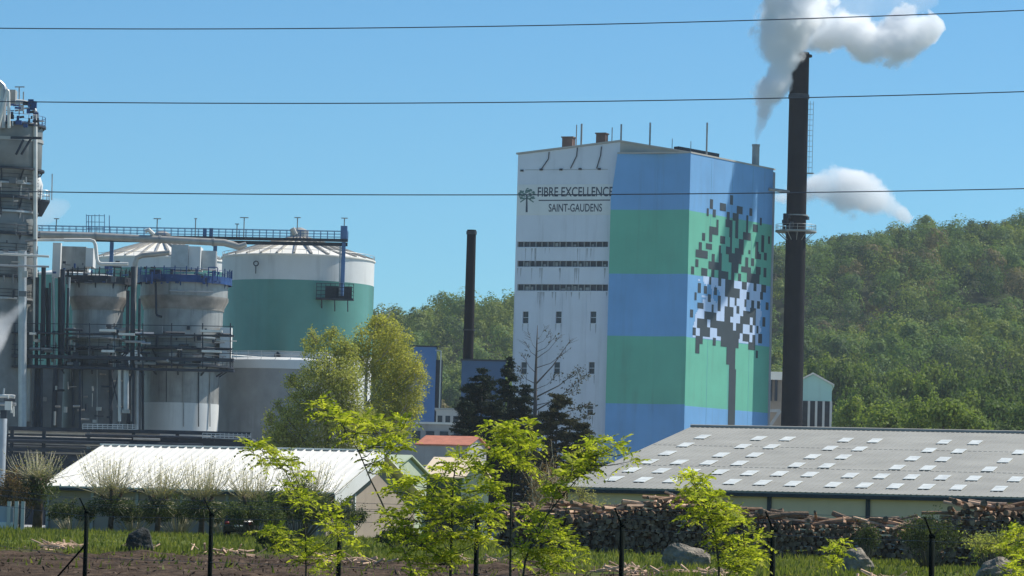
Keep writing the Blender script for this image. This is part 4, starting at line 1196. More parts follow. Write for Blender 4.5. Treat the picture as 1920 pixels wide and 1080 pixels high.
# --- steel gallery joining the two vessels
def gallery():
    D = 466.0
    root = thing('steel_gallery', 'dark steel gallery of decks and posts in front of both evaporator vessels', 'gallery', at(30, 690, D))
    for y0, y1, h in ((664, 672, .42), (684, 693, .32), (622, 628, .18)):
        mb = MB(); mb.obox(at(22 if y0 < 690 else 40, y0, D), at(438, y1, D) - at(22, y0, D), Vector((0, 1.6, 0)), UP * -h); mb.build('deck', M['steel_dark'], root)
    for y0, y1 in ((646, 654), (655, 663), (606, 612)):
        mb = MB(); mb.bar(at(22, y0, D), at(438, y1, D), .09); mb.build('rail', M['steel_dark'], root)
    for px in (28, 76, 120, 168, 214, 268, 322, 380, 432):
        mb = MB(); mb.bar(at(px, 606, D + .3), at(px, 690, D + .3), .13); mb.build('post', M['steel_dark'], root)
    for px in (78, 150, 250):
        mb = MB(); mb.bar(at(px, 690, D + .8), at(px, 830, D + .8), .28); mb.build('column', M['steel_dark'], root)
    rg = random.Random(55)
    for i in range(30):
        px = rg.uniform(30, 430); y = rg.choice((rg.uniform(612, 640), rg.uniform(640, 664), rg.uniform(672, 690)))
        mt = M[rg.choice(('steel_dark', 'pipe_white', 'galv', 'steel_grey', 'steel_dark'))]
        mb = MB(); w = rg.uniform(8, 40); mb.tube([at(px, y, D + rg.uniform(-.5, 2)), at(px + w, y + w * .026, D + rg.uniform(0, 2))], rg.uniform(.06, .22), 7); mb.build('pipe_run', mt, root)
    for px, y, w in ((186, 617, 30), (190, 656, 24), (376, 618, 40), (378, 656, 36), (55, 623, 12), (222, 624, 30)):
        mb = MB(); mb.obox(at(px, y, D - .6), at(px + w, y + w * .026, D - .6) - at(px, y, D - .6), Vector((0, 1.2, 0)), UP * -.28); mb.build('awning', M['pipe_white'], root)
    for px, y0, y1, r in ((70, 520, 690, .22), (82, 500, 664, .3), (94, 530, 690, .16), (118, 505, 664, .34), (128, 540, 664, .15), (250, 500, 690, .3), (262, 560, 690, .18), (240, 545, 664, .22)):
        mb = MB(); mb.tube([at(px, y0, D + 1.2), at(px - 2, y1, D + 1.2)], r, 9); mb.build('riser', M['steel_dark'], root, smooth=True)
gallery()

# --- walkway, its lamps and the big pipe running along it
def walkway():
    D = 508.0
    a = at(66, 440, D); b = at(652, 451, D)
    root = thing('high_walkway', 'long blue railed walkway crossing above the tank roofs', 'walkway', a)
    d = (b - a)
    mb = MB(); mb.bar(a, b, 1.3, .35); mb.bar(a - UP * .55, b - UP * .55, .2, .5); deck = mb.build('deck', M['steel_dark'], root)
    mb = MB()
    for s in (-.6, .6):
        for h, w in ((1.25, .07), (.85, .05), (.45, .05)):
            mb.bar(a + UP * h + Vector((0, s, 0)), b + UP * h + Vector((0, s, 0)), w)
        for i in range(47):
            p = a + d * (i / 46) + Vector((0, s, 0)); mb.bar(p, p + UP * 1.25, .06)
    mb.build('railing', M['rail_blue'], deck)
    for i, px in enumerate((65, 210, 404, 645)):
        p = at(px, 450, D); q = MB(); q.bar((p.x, D, at(px, 530, D).z if px == 645 else 18), (p.x, D, p.z - .3), .5); q.build('support', M['rail_blue'], root)
    mb = MB()
    for px, w in ((166, 2), (172, 1.2), (205, 1)): mb.tube([at(px, 440, D), at(px, 404, D)], .06, 5)
    for y in (404, 416, 428): mb.bar(at(162, y, D), at(196, y + .6, D), .07)
    for px in (162, 178, 186, 196): mb.bar(at(px, 440, D), at(px, 402, D), .08)
    mb.build('stair_tower', M['rail_blue'], root)
    for px, y, w in ((105, 410, 10), (294, 410, 14), (366, 410, 5), (444, 420, 8), (457, 408, 16), (557, 408, 12), (645, 409, 12)):
        q = MB(); p = at(px, 440, D); t = at(px, y, D); ww = px_r(w, D) / 2
        q.tube([(p.x, p.y, p.z - .5), (p.x, p.y, t.z)], .085, 6); q.bar((p.x - ww, p.y, t.z), (p.x + ww, p.y, t.z), .22, .12)
        q.build('lamp_post', M['steel_grey'], root)
    for px in (384, 396): 
        q = MB(); p = at(px, 436, D); q.box((p.x, p.y, p.z), (.5, .4, 1.2)); q.build('cabinet', M['rail_blue'], root)
    q = MB(); p = at(645, 437, D); q.box((p.x, p.y, p.z), (.9, 1.2, 1.9)); q.build('end_cabin', M['rail_blue'], root)
    # big pipe
    rp = thing('overhead_pipe', 'thick grey-brown pipe running under the high walkway', 'pipe', at(70, 445, D - 2))
    P = [at(x, y, D - 2.0) for x, y in ((60, 440), (180, 443), (420, 455), (436, 459), (448, 463), (462, 458))]
    q = MB(); q.tube(P, [.5, .5, .5, .5, .46, .36], 14); q.build('pipe_run', M['lagging'], rp, smooth=True)
    for px in (180, 300, 400):
        p = at(px, 448, D - 2); f = MB(); f.tube([at(px - 2, 443 + (px - 180) * .05, D - 2), at(px + 2, 443.2 + (px - 180) * .05, D - 2)], .58, 14); f.build('flange', M['steel_grey'], rp)
    q = MB(); q.tube([at(272, 434, D - 2), at(279, 431, D - 2), at(288, 440, D - 2)], .3, 8); q.build('vent_elbow', M['pipe_white'], rp)
    q = MB(); q.tube([at(548, 428, D - 1), at(554, 440, D - 1)], .35, 8); q.build('end_elbow', M['lagging'], rp)
walkway()

# --- pipe rack along the bottom and pale ducts at the very edge
def rack():
    D = 440.0
    root = thing('pipe_rack', 'dark steel pipe rack stretching along the foot of the vessels', 'pipe rack', at(20, 840, D))
    for y in (803, 822, 842, 858):
        mb = MB(); mb.bar(at(16, y, D), at(470, y + 11, D), .35, .45); mb.build('beam', M['steel_dark'], root)
    for px in (22, 82, 166, 250, 332, 398, 462):
        mb = MB(); p = at(px, 800 + (px - 16) * .024, D); mb.box((p.x, D + .6, (p.z + 1) / 2), (.42, .42, p.z - 1)); mb.build('column', M['steel_dark'] if px != 166 else M['steel_grey'], root)
    rg = random.Random(21)
    for i in range(16):
        y = 806 + i * 3.4; x0 = rg.choice((16, 16, 40, 160, 250)); x1 = rg.choice((470, 470, 380, 300)); dd = D + rg.uniform(-1.2, 3)
        mb = MB(); mb.tube([at(x0, y, dd), at(x1, y + (x1 - x0) * .024, dd)], rg.uniform(.08, .26), 8)
        mb.build('pipe_run', M[rg.choice(('steel_dark', 'steel_dark', 'galv', 'lagging', 'pipe_white', 'steel_dark2'))], root, smooth=True)
    for (x0, y0, x1, y1) in ((155, 795, 258, 797), (380, 812, 470, 816)):
        mb = MB()
        for k_ in (0, 4, 8): mb.bar(at(x0, y0 + k_, D - 1.5), at(x1, y1 + k_, D - 1.5), .09)
        for i in range(12): mb.bar(at(x0 + (x1 - x0) * i / 11, y0, D - 1.5), at(x0 + (x1 - x0) * i / 11, y0 + 10, D - 1.5), .08)
        mb.build('railing', M['galv'], root)
    bk = thing('machine_hall', 'dark low machine hall behind the pipe rack', 'building', at(20, 860, D + 8))
    a = at(-40, 812, D + 8); b = at(470, 826, D + 8)
    mb = MB(); mb.box(((a.x + b.x) / 2, D + 11, (a.z + 1) / 2), (b.x - a.x, 6, a.z - 1)); mb.build('wall', M['steel_dark'], bk)
    mb = MB(); mb.box(((a.x + b.x) / 2, D + 11, a.z + .12), (b.x - a.x + .4, 6.4, .22)); mb.build('roof', M['steel_dark2'], bk)
rack()
kd = Kit('pale_duct_cluster', 'pale silver ducts and drum at the far left edge', 'ducting', 4, 420)
kd.pipe('duct', [(-30, 742), (22, 743), (28, 744)], 3.6, M['pipe_white'], dy=-2)
kd.pipe('duct', [(-30, 757), (26, 758), (30, 758)], 3.0, M['galv'], dy=-2)
kd.lathe('drum', [(9, 940), (9, 786), (7, 780), (2, 777)], M['galv'])
kd.pipe('vent_pipe', [(6, 742), (8, 728)], 1.6, M['galv'], dy=-2)
clutter(kd, 'pipework', -10, 735, 26, 790, 12, 31, [M['steel_dark'], M['pipe_white']], -2)
# ------------------------------------------------------------------ leaves and trees
M['forest_leaf'] = leafmat('forest_leaf', [(0.0, (0.028, 0.050, 0.022)), (0.35, (0.055, 0.090, 0.030)), (0.6, (0.085, 0.125, 0.036)), (0.85, (0.120, 0.150, 0.045)), (1.0, (0.135, 0.125, 0.060))], 0.30, 0.055, 0.72)
M['row_leaf'] = leafmat('row_leaf', [(0.0, (0.092, 0.138, 0.034)), (0.5, (0.167, 0.222, 0.050)), (1.0, (0.253, 0.288, 0.072))], 0.42, 0.09, 0.55)
M['olive_leaf'] = leafmat('olive_leaf', [(0.0, (0.182, 0.196, 0.053)), (0.5, (0.364, 0.351, 0.083)), (1.0, (0.546, 0.513, 0.150))], 0.5, 0.4, 0.4)
M['greygreen_leaf'] = leafmat('greygreen_leaf', [(0.0, (0.143, 0.169, 0.053)), (0.5, (0.312, 0.324, 0.090)), (1.0, (0.546, 0.527, 0.180))], 0.5, 0.4, 0.4)
M['conifer_leaf'] = leafmat('conifer_leaf', [(0.0, (0.010, 0.020, 0.014)), (0.6, (0.022, 0.036, 0.022)), (1.0, (0.045, 0.055, 0.028))], 0.12, 0.5, 0.3)
M['brown_conifer_leaf'] = leafmat('brown_conifer_leaf', [(0.0, (0.025, 0.032, 0.018)), (0.6, (0.055, 0.056, 0.028)), (1.0, (0.10, 0.085, 0.045))], 0.2, 0.5, 0.4)
M['lime_leaf'] = leafmat('lime_leaf', [(0.0, (0.060, 0.090, 0.014)), (0.22, (0.17, 0.22, 0.026)), (0.5, (0.36, 0.41, 0.042)), (0.8, (0.53, 0.54, 0.065)), (1.0, (0.66, 0.64, 0.13))], 0.56, 1.6, 0.40, 1.12)
M['dark_shrub_leaf'] = leafmat('dark_shrub_leaf', [(0.0, (0.030, 0.050, 0.022)), (0.6, (0.070, 0.095, 0.035)), (1.0, (0.14, 0.16, 0.055))], 0.35, 0.8, 0.35)
M['straw_leaf'] = leafmat('straw_leaf', [(0.0, (0.22, 0.20, 0.07)), (0.5, (0.38, 0.35, 0.13)), (1.0, (0.54, 0.48, 0.22))], 0.35, 0.8, 0.3)
M['dry_leaf'] = leafmat('dry_leaf', [(0.0, (0.15, 0.085, 0.04)), (0.5, (0.27, 0.17, 0.08)), (1.0, (0.38, 0.27, 0.13))], 0.30, 0.8, 0.3, 1.0)
M['shoot'] = mat('shoot_bark', (0.52, 0.46, 0.30), 0.3, 3.0, 0.8)
M['grey_stem'] = mat('grey_stem', (0.10, 0.095, 0.07), 0.3, 3.0, 0.85)
M['dark_stem'] = mat('dark_stem', (0.040, 0.045, 0.030), 0.3, 3.0, 0.85)

def unit(v): return v / np.maximum(np.linalg.norm(v, axis=1, keepdims=True), 1e-9)

def kites(rs, P, Nn, size, aspect=0.75):
    n = len(P)
    Nn = unit(Nn)
    t = unit(np.cross(Nn, rs.normal(size=(n, 3)))); b = np.cross(Nn, t)
    s = size * rs.uniform(0.6, 1.35, (n, 1)); a = aspect * s
    k = rs.uniform(-0.25, 0.25, (n, 1))
    return np.stack([P - t * s * .5, P + b * a * .5 + t * s * k, P + t * s * .5, P - b * a * .5 + t * s * k], 1).reshape(-1, 3)

def clump_leaves(rs, C, Rr, per, size, flat=0.8, jitter=0.6, shell=0.55):
    C = np.repeat(np.asarray(C, float), per, 0); Rr = np.repeat(np.asarray(Rr, float), per)[:, None]
    d = unit(rs.normal(size=(len(C), 3)))
    rad = rs.uniform(shell, 1.05, (len(C), 1))
    P = C + d * Rr * rad * np.array([1, 1, flat])
    return kites(rs, P, d + jitter * rs.normal(size=d.shape) + np.array([0, 0, .25]), size)

# --- wooded hillside: one mass
FOREST = [leafmat('forest_leaf_%d' % i, st, 0.34, 0.25, 0.35) for i, st in enumerate((
    [(0.0, (0.107, 0.148, 0.039)), (0.5, (0.182, 0.228, 0.058)), (1.0, (0.264, 0.296, 0.090))],
    [(0.0, (0.069, 0.123, 0.039)), (0.5, (0.120, 0.191, 0.054)), (1.0, (0.188, 0.259, 0.077))],
    [(0.0, (0.037, 0.071, 0.033)), (0.5, (0.069, 0.114, 0.044)), (1.0, (0.120, 0.166, 0.058))],
    [(0.0, (0.113, 0.099, 0.051)), (0.5, (0.175, 0.154, 0.077)), (1.0, (0.238, 0.203, 0.103))]))]
def forest():
    rs = np.random.RandomState(11)
    CC, RR, MI, CR = [], [], [], []
    y = 772.0
    while y < 1640:
        x0 = (430 - 960) * y / FPX; x1 = (2060 - 960) * y / FPX
        x = x0 + rs.uniform(0, 8)
        while x < x1:
            xx, yy = x + rs.uniform(-3, 3), y + rs.uniform(-5, 5)
            px = 960 + xx / yy * FPX
            hidden = 1010 < px < 1405 or px < 660
            if not (hidden and rs.rand() < .4):
                r = rs.uniform(3.8, 7.9); h = rs.uniform(9, 16)
                if rs.rand() < .15: r *= 1.2; h *= 1.2
                sq = rs.uniform(.8, 1.2)
                gz = float(ground_z(xx, yy))
                n = 5 if hidden else 18
                q = unit(rs.normal(size=(n, 3)) + np.array([0, -.25, .2])) * rs.uniform(.5, .8, (n, 1)) * np.array([r, r, r * sq])
                v = rs.rand() + .25 * math.sin(xx * .021 + 1.3) * math.sin(yy * .013)
                mi = 0 if v < .34 else 1 if v < .70 else 2 if v < .975 else 3
                for w in q:
                    CC.append((xx + w[0], yy + w[1], gz + h - r * sq * .8 + w[2])); RR.append(r * rs.uniform(.26, .42)); MI.append(mi); CR.append(w / r)
            x += 10.4 * rs.uniform(.75, 1.3)
        y += 13.0 if y < 1380 else 9.5
    per = 44
    C = np.repeat(np.asarray(CC), per, 0); Rr = np.repeat(np.asarray(RR), per)[:, None]; K = np.repeat(np.asarray(CR), per, 0)
    d = unit(rs.normal(size=C.shape) + K * .5)
    P = C + d * Rr * rs.uniform(.75, 1.08, (len(C), 1))
    V = kites(rs, P, d * .7 + K * .9 + .30 * rs.normal(size=d.shape) + np.array([0, 0, .2]), 0.80)
    o = np_mesh('hillside_forest', V, 4, FOREST, midx=np.repeat(np.array(MI), per))
    tag(o, 'dense mixed spring woodland covering the hill behind the plant', 'forest', kind='stuff')
forest()

def trunk_mesh(rs, h, r, crown_pts, name, parent, mt, top=0.85):
    mb = MB()
    mb.tube([(0, 0, -.3), (r * .3, 0, h * .25), (-r * .3, r * .4, h * .55), (0, 0, h * top)], [r, r * .8, r * .5, r * .16], 8)
    for p in crown_pts:
        zz = max(h * .2, min(p[2] - abs(p[0]) * .6 - .5, h * .75))
        mb.tube([(0, 0, zz), (p[0] * .5, p[1] * .5, zz * .5 + p[2] * .5 - .1 * h * .2), (p[0], p[1], p[2])], [r * .38, r * .22, r * .07], 5)
    return mb.build(name, mt, parent, org=None) if parent is None else _local(mb, name, mt, parent)

def _local(mb, name, mt, parent):
    """link a mesh whose points are already relative to its parent"""
    me = bpy.data.meshes.new(name); me.from_pydata([tuple(v) for v in mb.v], [], mb.f); me.materials.append(mt)
    me.polygons.foreach_set('use_smooth', [True] * len(me.polygons)); me.update()
    o = bpy.data.objects.new(name, me); COL.objects.link(o); o.parent = parent
    return o

def lobed_tree(name, label, cat, loc, h, w, seed, leafm, barkm, nl=20, per=60, size=.6, tall=1.0, low=.22, group=None, shell=.55):
    rs = np.random.RandomState(seed)
    root = thing(name, label, cat, loc, group)
    C = []; Rr = []
    for i in range(nl):
        t = rs.uniform(low, .95); half = w * (1 - abs(t - .52) ** 2 * 2.6) * rs.uniform(.15, .85)
        a = rs.uniform(0, 6.283)
        C.append((half * math.cos(a), half * math.sin(a), h * t)); Rr.append(w * rs.uniform(.22, .40))
    C.append((0, 0, h * .9)); Rr.append(w * .28)
    V = clump_leaves(rs, C, Rr, per, size, .85 * tall, .5, shell)
    np_mesh('crown', V, 4, leafm, parent=root)
    trunk_mesh(rs, h, max(.12, h * .017), C[::2], 'trunk', root, barkm)
    return root

# --- trees standing in front of the hillside, right of the chimney
row_lab = ['pale bushy tree at the foot of the wooded hill', 'dark round tree at the foot of the wooded hill', 'narrow upright tree at the foot of the wooded hill']
M['row_leaf_dark'] = leafmat('row_leaf_dark', [(0.0, (0.045, 0.080, 0.026)), (0.5, (0.085, 0.130, 0.036)), (1.0, (0.145, 0.185, 0.05))], 0.36, 0.09, 0.5)
protos = [lobed_tree('hillfoot_tree', row_lab[0], 'tree', (60, 760, 0), 16, 5.2, 21, M['row_leaf'], M['bark'], 30, 190, .42, group='trees at the foot of the hill'),
          lobed_tree('hillfoot_tree', row_lab[1], 'tree', (60, 760, 0), 15, 6.0, 22, M['row_leaf_dark'], M['bark'], 32, 190, .44, group='trees at the foot of the hill'),
          lobed_tree('hillfoot_tree', row_lab[2], 'tree', (60, 760, 0), 18, 3.4, 23, M['row_leaf'], M['bark'], 28, 170, .38, 1.2, .12, group='trees at the foot of the hill')]
rg = random.Random(77); used = [False] * 3
slots = []
for px in range(1520, 1990, 30): slots.append((px + rg.uniform(-10, 10), rg.uniform(655, 690) if px < 1640 else rg.uniform(668, 712), rg.uniform(790, 900)))
for px in range(1590, 1990, 36): slots.append((px + rg.uniform(-12, 12), rg.uniform(695, 745), rg.uniform(640, 760)))
for px in range(1612, 1990, 52): slots.append((px + rg.uniform(-14, 14), rg.uniform(735, 770), rg.uniform(480, 600)))
for px, py, D in slots:
    k = rg.choice((0, 0, 1, 1, 2)) if py < 745 else rg.choice((0, 1))
    t = at(px, py, D); g = float(ground_z(t.x, D)); h = t.z - g
    base_h = (16, 15, 18)[k]
    o = protos[k] if not used[k] else dup(protos[k]); used[k] = True
    s = h / base_h; o.location = (t.x, D, g); o.scale = (min(s, 1.3), min(s, 1.3), s); o.rotation_euler = (0, 0, rg.uniform(0, 6.28))

# --- sunlit spring trees left of centre
def pixel_tree(name, label, px_base, D, lobes, seed, leafm, barkm, per, size, trunk_pts, trunk_r, depth=.8, shell=.3, flat=1.0):
    rs = np.random.RandomState(seed)
    b = at(px_base, 900, D); g = float(ground_z(b.x, D))
    root = thing(name, label, 'tree', (b.x, b.y, g)); o = Vector((b.x, b.y, g))
    C = []; Rr = []
    for px, py, r in lobes:
        rm = r * 1.14 * D / FPX
        p = at(px, py, D + rs.uniform(-1, 1) * rm * depth) - o
        C.append(p[:]); Rr.append(rm)
    V = []
    for c, r in zip(C, Rr):
        n = int(per * r * r)
        tw = np.asarray(c) + unit(rs.normal(size=(n // 9 + 1, 3))) * rs.uniform(.15, 1.0, (n // 9 + 1, 1)) ** .6 * r
        P = np.repeat(tw, 9, 0) + rs.normal(size=(len(tw) * 9, 3)) * .20
        V.append(kites(rs, P, rs.normal(size=P.shape) + np.array([0, 0, .4]), size))
    np_mesh('crown', np.concatenate(V), 4, leafm, parent=root)
    mb = MB()
    T = [(0, 0, -.3)] + [tuple(at(x, y, D) - o) for x, y in trunk_pts]
    rr_ = [trunk_r * (1 - .85 * i / len(trunk_pts)) for i in range(len(T))]
    mb.tube(T, rr_, 9)
    for c, r in zip(C, Rr):
        k = min(range(len(T)), key=lambda i: abs(T[i][2] - (c[2] - abs(c[0] - T[i][0]) * .8)))
        s = T[k]
        md = [(s[i] + c[i]) / 2 for i in range(3)]; md[2] -= .1 * abs(c[0] - s[0])
        mb.tube([s, md, c], [rr_[k] * .5, rr_[k] * .3, .03], 5)
        for q in range(5):
            e = np.asarray(c) + unit(rs.normal(size=(1, 3)))[0] * r * .9; e[2] += r * .3
            mb.tube([md if q % 2 else c, tuple(np.asarray(c) * .4 + e * .6), tuple(e)], [.04, .028, .012], 4)
    _local(mb, 'trunk', barkm, root)
    return root
pixel_tree('silver_birch', 'tall yellow-green spring tree with a pale trunk by the green tank', 683, 380,
    [(690, 640, 30), (722, 618, 28), (745, 640, 30), (735, 672, 34), (690, 680, 28), (765, 690, 30), (750, 730, 34), (715, 715, 30), (722, 760, 32), (775, 735, 22), (760, 770, 26), (705, 610, 18), (665, 660, 20), (792, 712, 14), (786, 690, 12), (700, 795, 30), (742, 800, 30), (780, 770, 14)],
    5, M['olive_leaf'], M['pale_bark'], 520, .19, [(684, 850), (685, 760), (687, 690), (694, 640), (706, 605)], .30, shell=.2)
pixel_tree('spreading_tree', 'wide olive green spring tree in front of the low grey tank', 610, 374,
    [(585, 650, 20), (620, 640, 22), (640, 668, 26), (600, 690, 32), (640, 710, 34), (580, 725, 34), (620, 755, 38), (560, 765, 32), (540, 800, 32), (590, 800, 38), (640, 795, 38), (515, 815, 22), (525, 835, 24), (570, 840, 30), (620, 840, 30), (660, 830, 30), (650, 690, 30), (655, 735, 32), (652, 652, 18), (668, 785, 34), (500, 845, 22), (545, 845, 26), (505, 785, 12), (545, 715, 14), (625, 620, 9), (583, 625, 8), (520, 760, 10)],
    6, M['greygreen_leaf'], M['grey_stem'], 560, .19, [(612, 860), (614, 780), (618, 720), (612, 660)], .24, shell=.2)

# --- dark conifers and the half bare one
def conifer(name, label, px, ytop, D, wpx, seed, leafm, sparse=1.0, top_bare=0.0):
    rs = np.random.RandomState(seed)
    t = at(px, ytop, D); g = float(ground_z(t.x, D)); h = t.z - g; w = wpx * D / FPX
    root = thing(name, label, 'conifer', (t.x, D, g))
    mb = MB(); mb.tube([(0, 0, -.3), (0, 0, h * .5), (0, 0, h)], [h * .016, h * .010, .02], 7)
    P = []; Nn = []
    nw = int(h * 2.6)
    for i in range(nw):
        f = (i + rs.rand()) / nw
        z = h * (.05 + .95 * f)
        L = w * (1 - f) ** .55 * rs.uniform(.35, 1.35) + .25
        for k in range(5):
            a = rs.uniform(0, 6.283); d = np.array([math.cos(a), math.sin(a), 0])
            tip = d * L + np.array([0, 0, z + L * rs.uniform(-.25, .25)])
            mb.tube([(0, 0, z), tuple(tip * .5 + np.array([0, 0, z]) * .5 + np.array([0, 0, .06 * L])), tuple(tip)], [.035, .025, .01], 4)
            if f < 1 - top_bare or rs.rand() < .25:
                n = int(120 * L * sparse) + 6
                u = rs.uniform(.2, 1.05, (n, 1))
                q = np.array([0, 0, z]) * (1 - u) + tip * u + rs.normal(size=(n, 3)) * np.array([.15, .15, .08]) * (1 + .2 * L * u)
                P.append(q); Nn.append(rs.normal(size=(n, 3)) * .7 + np.array([0, 0, .8]))
    _local(mb, 'trunk', M['dead_wood'], root)
    V = kites(rs, np.concatenate(P), np.concatenate(Nn), .30, .38)
    np_mesh('crown', V, 4, leafm, parent=root)
    return root
conifer('dark_conifer', 'very dark conifer in front of the navy boiler shed', 905, 690, 400, 74, 31, M['conifer_leaf'])
conifer('dark_conifer', 'dark conifer pressed between the navy shed and the white factory wall', 955, 672, 405, 40, 32, M['conifer_leaf'])
conifer('dark_conifer', 'small dark conifer left of the navy boiler shed', 872, 752, 395, 40, 33, M['conifer_leaf'])
conifer('brown_conifer', 'brownish green conifer in front of the white factory wall', 1045, 738, 392, 86, 34, M['brown_conifer_leaf'])
conifer('dark_conifer', 'dark conifer below the half bare pine', 985, 722, 398, 56, 35, M['conifer_leaf'])
conifer('brown_conifer', 'low spreading conifer at the right foot of the white factory wall', 1092, 792, 390, 56, 36, M['brown_conifer_leaf'])
conifer('dark_conifer', 'broad dark conifer between the red roofed hut and the white wall', 925, 745, 396, 66, 37, M['conifer_leaf'])
def bare_pine():
    D = 396.0; rs = np.random.RandomState(9)
    b = at(1003, 900, D); g = float(ground_z(b.x, D)); o = Vector((b.x, D, g))
    root = thing('half_bare_pine', 'half bare pine with long upswept dead branches before the white wall', 'conifer', o)
    mb = MB(); L = lambda x, y, d=0: tuple(at(x, y, D + d) - o)
    mb.tube([(0, 0, -.2), L(1003, 800), L(1004, 715), L(1006, 660), L(1008, 610)], [.30, .24, .17, .11, .03], 7)
    tips = []
    for x0, y0, x1, y1, r in ((1005, 720, 1068, 640, .10), (1004, 745, 1090, 690, .09), (1004, 770, 1100, 702, .08), (1005, 690, 1060, 660, .05), (1006, 672, 1052, 628, .045), (1006, 660, 1040, 632, .04), (1006, 645, 1032, 622, .03), (1005, 700, 978, 660, .045), (1005, 720, 970, 690, .05), (1006, 668, 985, 640, .04), (1005, 740, 965, 700, .05), (1004, 780, 1108, 758, .07), (1004, 800, 1112, 775, .07), (1006, 655, 992, 626, .03), (1007, 636, 1022, 612, .02), (1004, 760, 1085, 730, .05), (1004, 730, 1048, 700, .04), (1005, 812, 1110, 820, .05)):
        dd = rs.uniform(-2, 2)
        a = np.array(L(x0, y0)); c = np.array(L(x1, y1, dd)); m_ = a * .5 + c * .5 + np.array([0, 0, -.35])
        mb.tube([tuple(a), tuple(m_), tuple(c)], [r, r * .65, r * .25], 5); tips.append((m_, c))
        for q in range(7):
            u = rs.uniform(.3, 1); s = (m_ * (1 - u) + c * u); e = s + np.array([rs.uniform(-.3, 1.0) * np.sign(x1 - x0), rs.uniform(-.5, .5), rs.uniform(.2, .9)]) * rs.uniform(.5, 1.3)
            mb.tube([tuple(s), tuple(e)], [.022, .008], 4)
    _local(mb, 'trunk', M['dead_wood'], root)
    P = []
    for i, (m_, c) in enumerate(tips):
        n = (16, 70, 90, 10, 8, 6, 6, 6, 20, 6, 26, 120, 120, 0, 0, 50, 24, 100)[i]
        u = rs.uniform(.25, 1.05, (n, 1)); P.append(m_ * (1 - u) + c * u + rs.normal(size=(n, 3)) * np.array([.3, .3, .2]))
    P = np.concatenate(P)
    np_mesh('needles', kites(rs, P, rs.normal(size=P.shape) + np.array([0, 0, .6]), .32, .45), 4, M['brown_conifer_leaf'], parent=root)
bare_pine()

# --- bushes
def bush(name, label, px, ytop, D, wpx, seed, leafm, stemm, n=900, size=.13, stems=30, cat='bush', ybase=None, lean=0.0, leafy=1.0):
    rs = np.random.RandomState(seed)
    t = at(px, ytop, D); g = float(ground_z(t.x, D)); h = t.z - g; w = wpx * D / FPX
    root = thing(name, label, cat, (t.x, D, g)); mb = MB(); P = []
    for i in range(stems):
        a = rs.uniform(0, 6.283); q = math.sqrt(rs.rand()); hh = h * rs.uniform(.6, 1.0) * (1 - .35 * q)
        e = np.array([w * q * math.cos(a) + lean * hh, w * q * math.sin(a), hh]); s = np.array([e[0] * .25, e[1] * .25, -.1])
        m_ = s * .45 + e * .55 + np.array([e[0] * .12, e[1] * .12, 0])
        mb.tube([tuple(s), tuple(m_), tuple(e)], [.03, .02, .008], 4)
        for k in range(4):
            u = rs.uniform(.3, .95); b_ = m_ * (1 - u) + e * u; f = b_ + rs.normal(size=3) * np.array([.22, .22, .18]) * h * .35 + np.array([0, 0, .12 * h])
            mb.tube([tuple(b_), tuple(f)], [.012, .005], 3)
            nn = int(n / stems / 4); uu = rs.uniform(.1, 1.1, (nn, 1)); P.append(b_ * (1 - uu) + f * uu + rs.normal(size=(nn, 3)) * .07 * h ** .5)
    _local(mb, 'stems', stemm, root)
    P = np.concatenate(P); P[:, 2] = np.maximum(P[:, 2], .05)
    np_mesh('foliage', kites(rs, P, rs.normal(size=P.shape) + np.array([0, 0, .5]), size, .6), 4, leafm, parent=root)
    return root
bush('twiggy_bush', 'reddish brown twiggy bush below the brownish conifer', 1030, 838, 210, 42, 41, M['dry_leaf'], M['shoot'], 3300, .10, 46)
bush('weedy_bush', 'olive weedy bush beside the end of the grey roofed shed', 1095, 905, 205, 55, 42, M['straw_leaf'], M['grey_stem'], 4840, .10, 40)
bush('dark_bush', 'dark grey-green bush at the right end of the white shed', 560, 905, 215, 72, 43, M['dark_shrub_leaf'], M['grey_stem'], 11440, .13, 60)
bush('dark_bush', 'dark bush growing over the parked car', 478, 926, 209, 60, 44, M['dark_shrub_leaf'], M['grey_stem'], 7040, .13, 46)
bush('dark_bush', 'low dark bush in front of the left end of the log stack', 760, 985, 175, 60, 45, M['dark_shrub_leaf'], M['grey_stem'], 5720, .12, 40)
bush('dark_bush', 'dark green bush before the dark green shed wall', 845, 915, 225, 66, 46, M['dark_shrub_leaf'], M['grey_stem'], 6600, .14, 44)
bush('dark_bush', 'low grey-green bush between the dark boulder and the leaf spray', 520, 985, 160, 40, 47, M['dark_shrub_leaf'], M['grey_stem'], 3520, .11, 30)
for q_, (px_, lab_) in enumerate(((136, 'dark undergrowth between the thick pollard and the fanned pollard'), (252, 'dark undergrowth behind the dark boulder'), (335, 'dark undergrowth between the two middle pollards'), (424, 'dark undergrowth just left of the parked car'), (640, 'grey-green undergrowth under the right gable of the white shed'))):
    bush('undergrowth_bush', lab_, px_, 928 + 8 * (q_ % 2), 234, 50, 80 + q_, M['dark_shrub_leaf'], M['shoot'], 5200, .13, 44)
bush('dry_bush', 'bush with dry orange leaves at the far left edge', 28, 872, 236, 42, 48, M['dry_leaf'], M['grey_stem'], 5720, .12, 40)
bush('weed_clump', 'grey-green weeds growing up the tall log heap', 1745, 955, 166, 56, 49, M['dark_shrub_leaf'], M['grey_stem'], 5720, .10, 44)
bush('weed_clump', 'thin weeds standing against the long log stack', 1625, 968, 170, 20, 50, M['dark_shrub_leaf'], M['grey_stem'], 1980, .09, 20)
bush('weed_clump', 'weeds and bramble at the right edge over the log heap', 1860, 985, 160, 50, 51, M['greygreen_leaf'], M['grey_stem'], 3300, .10, 34)

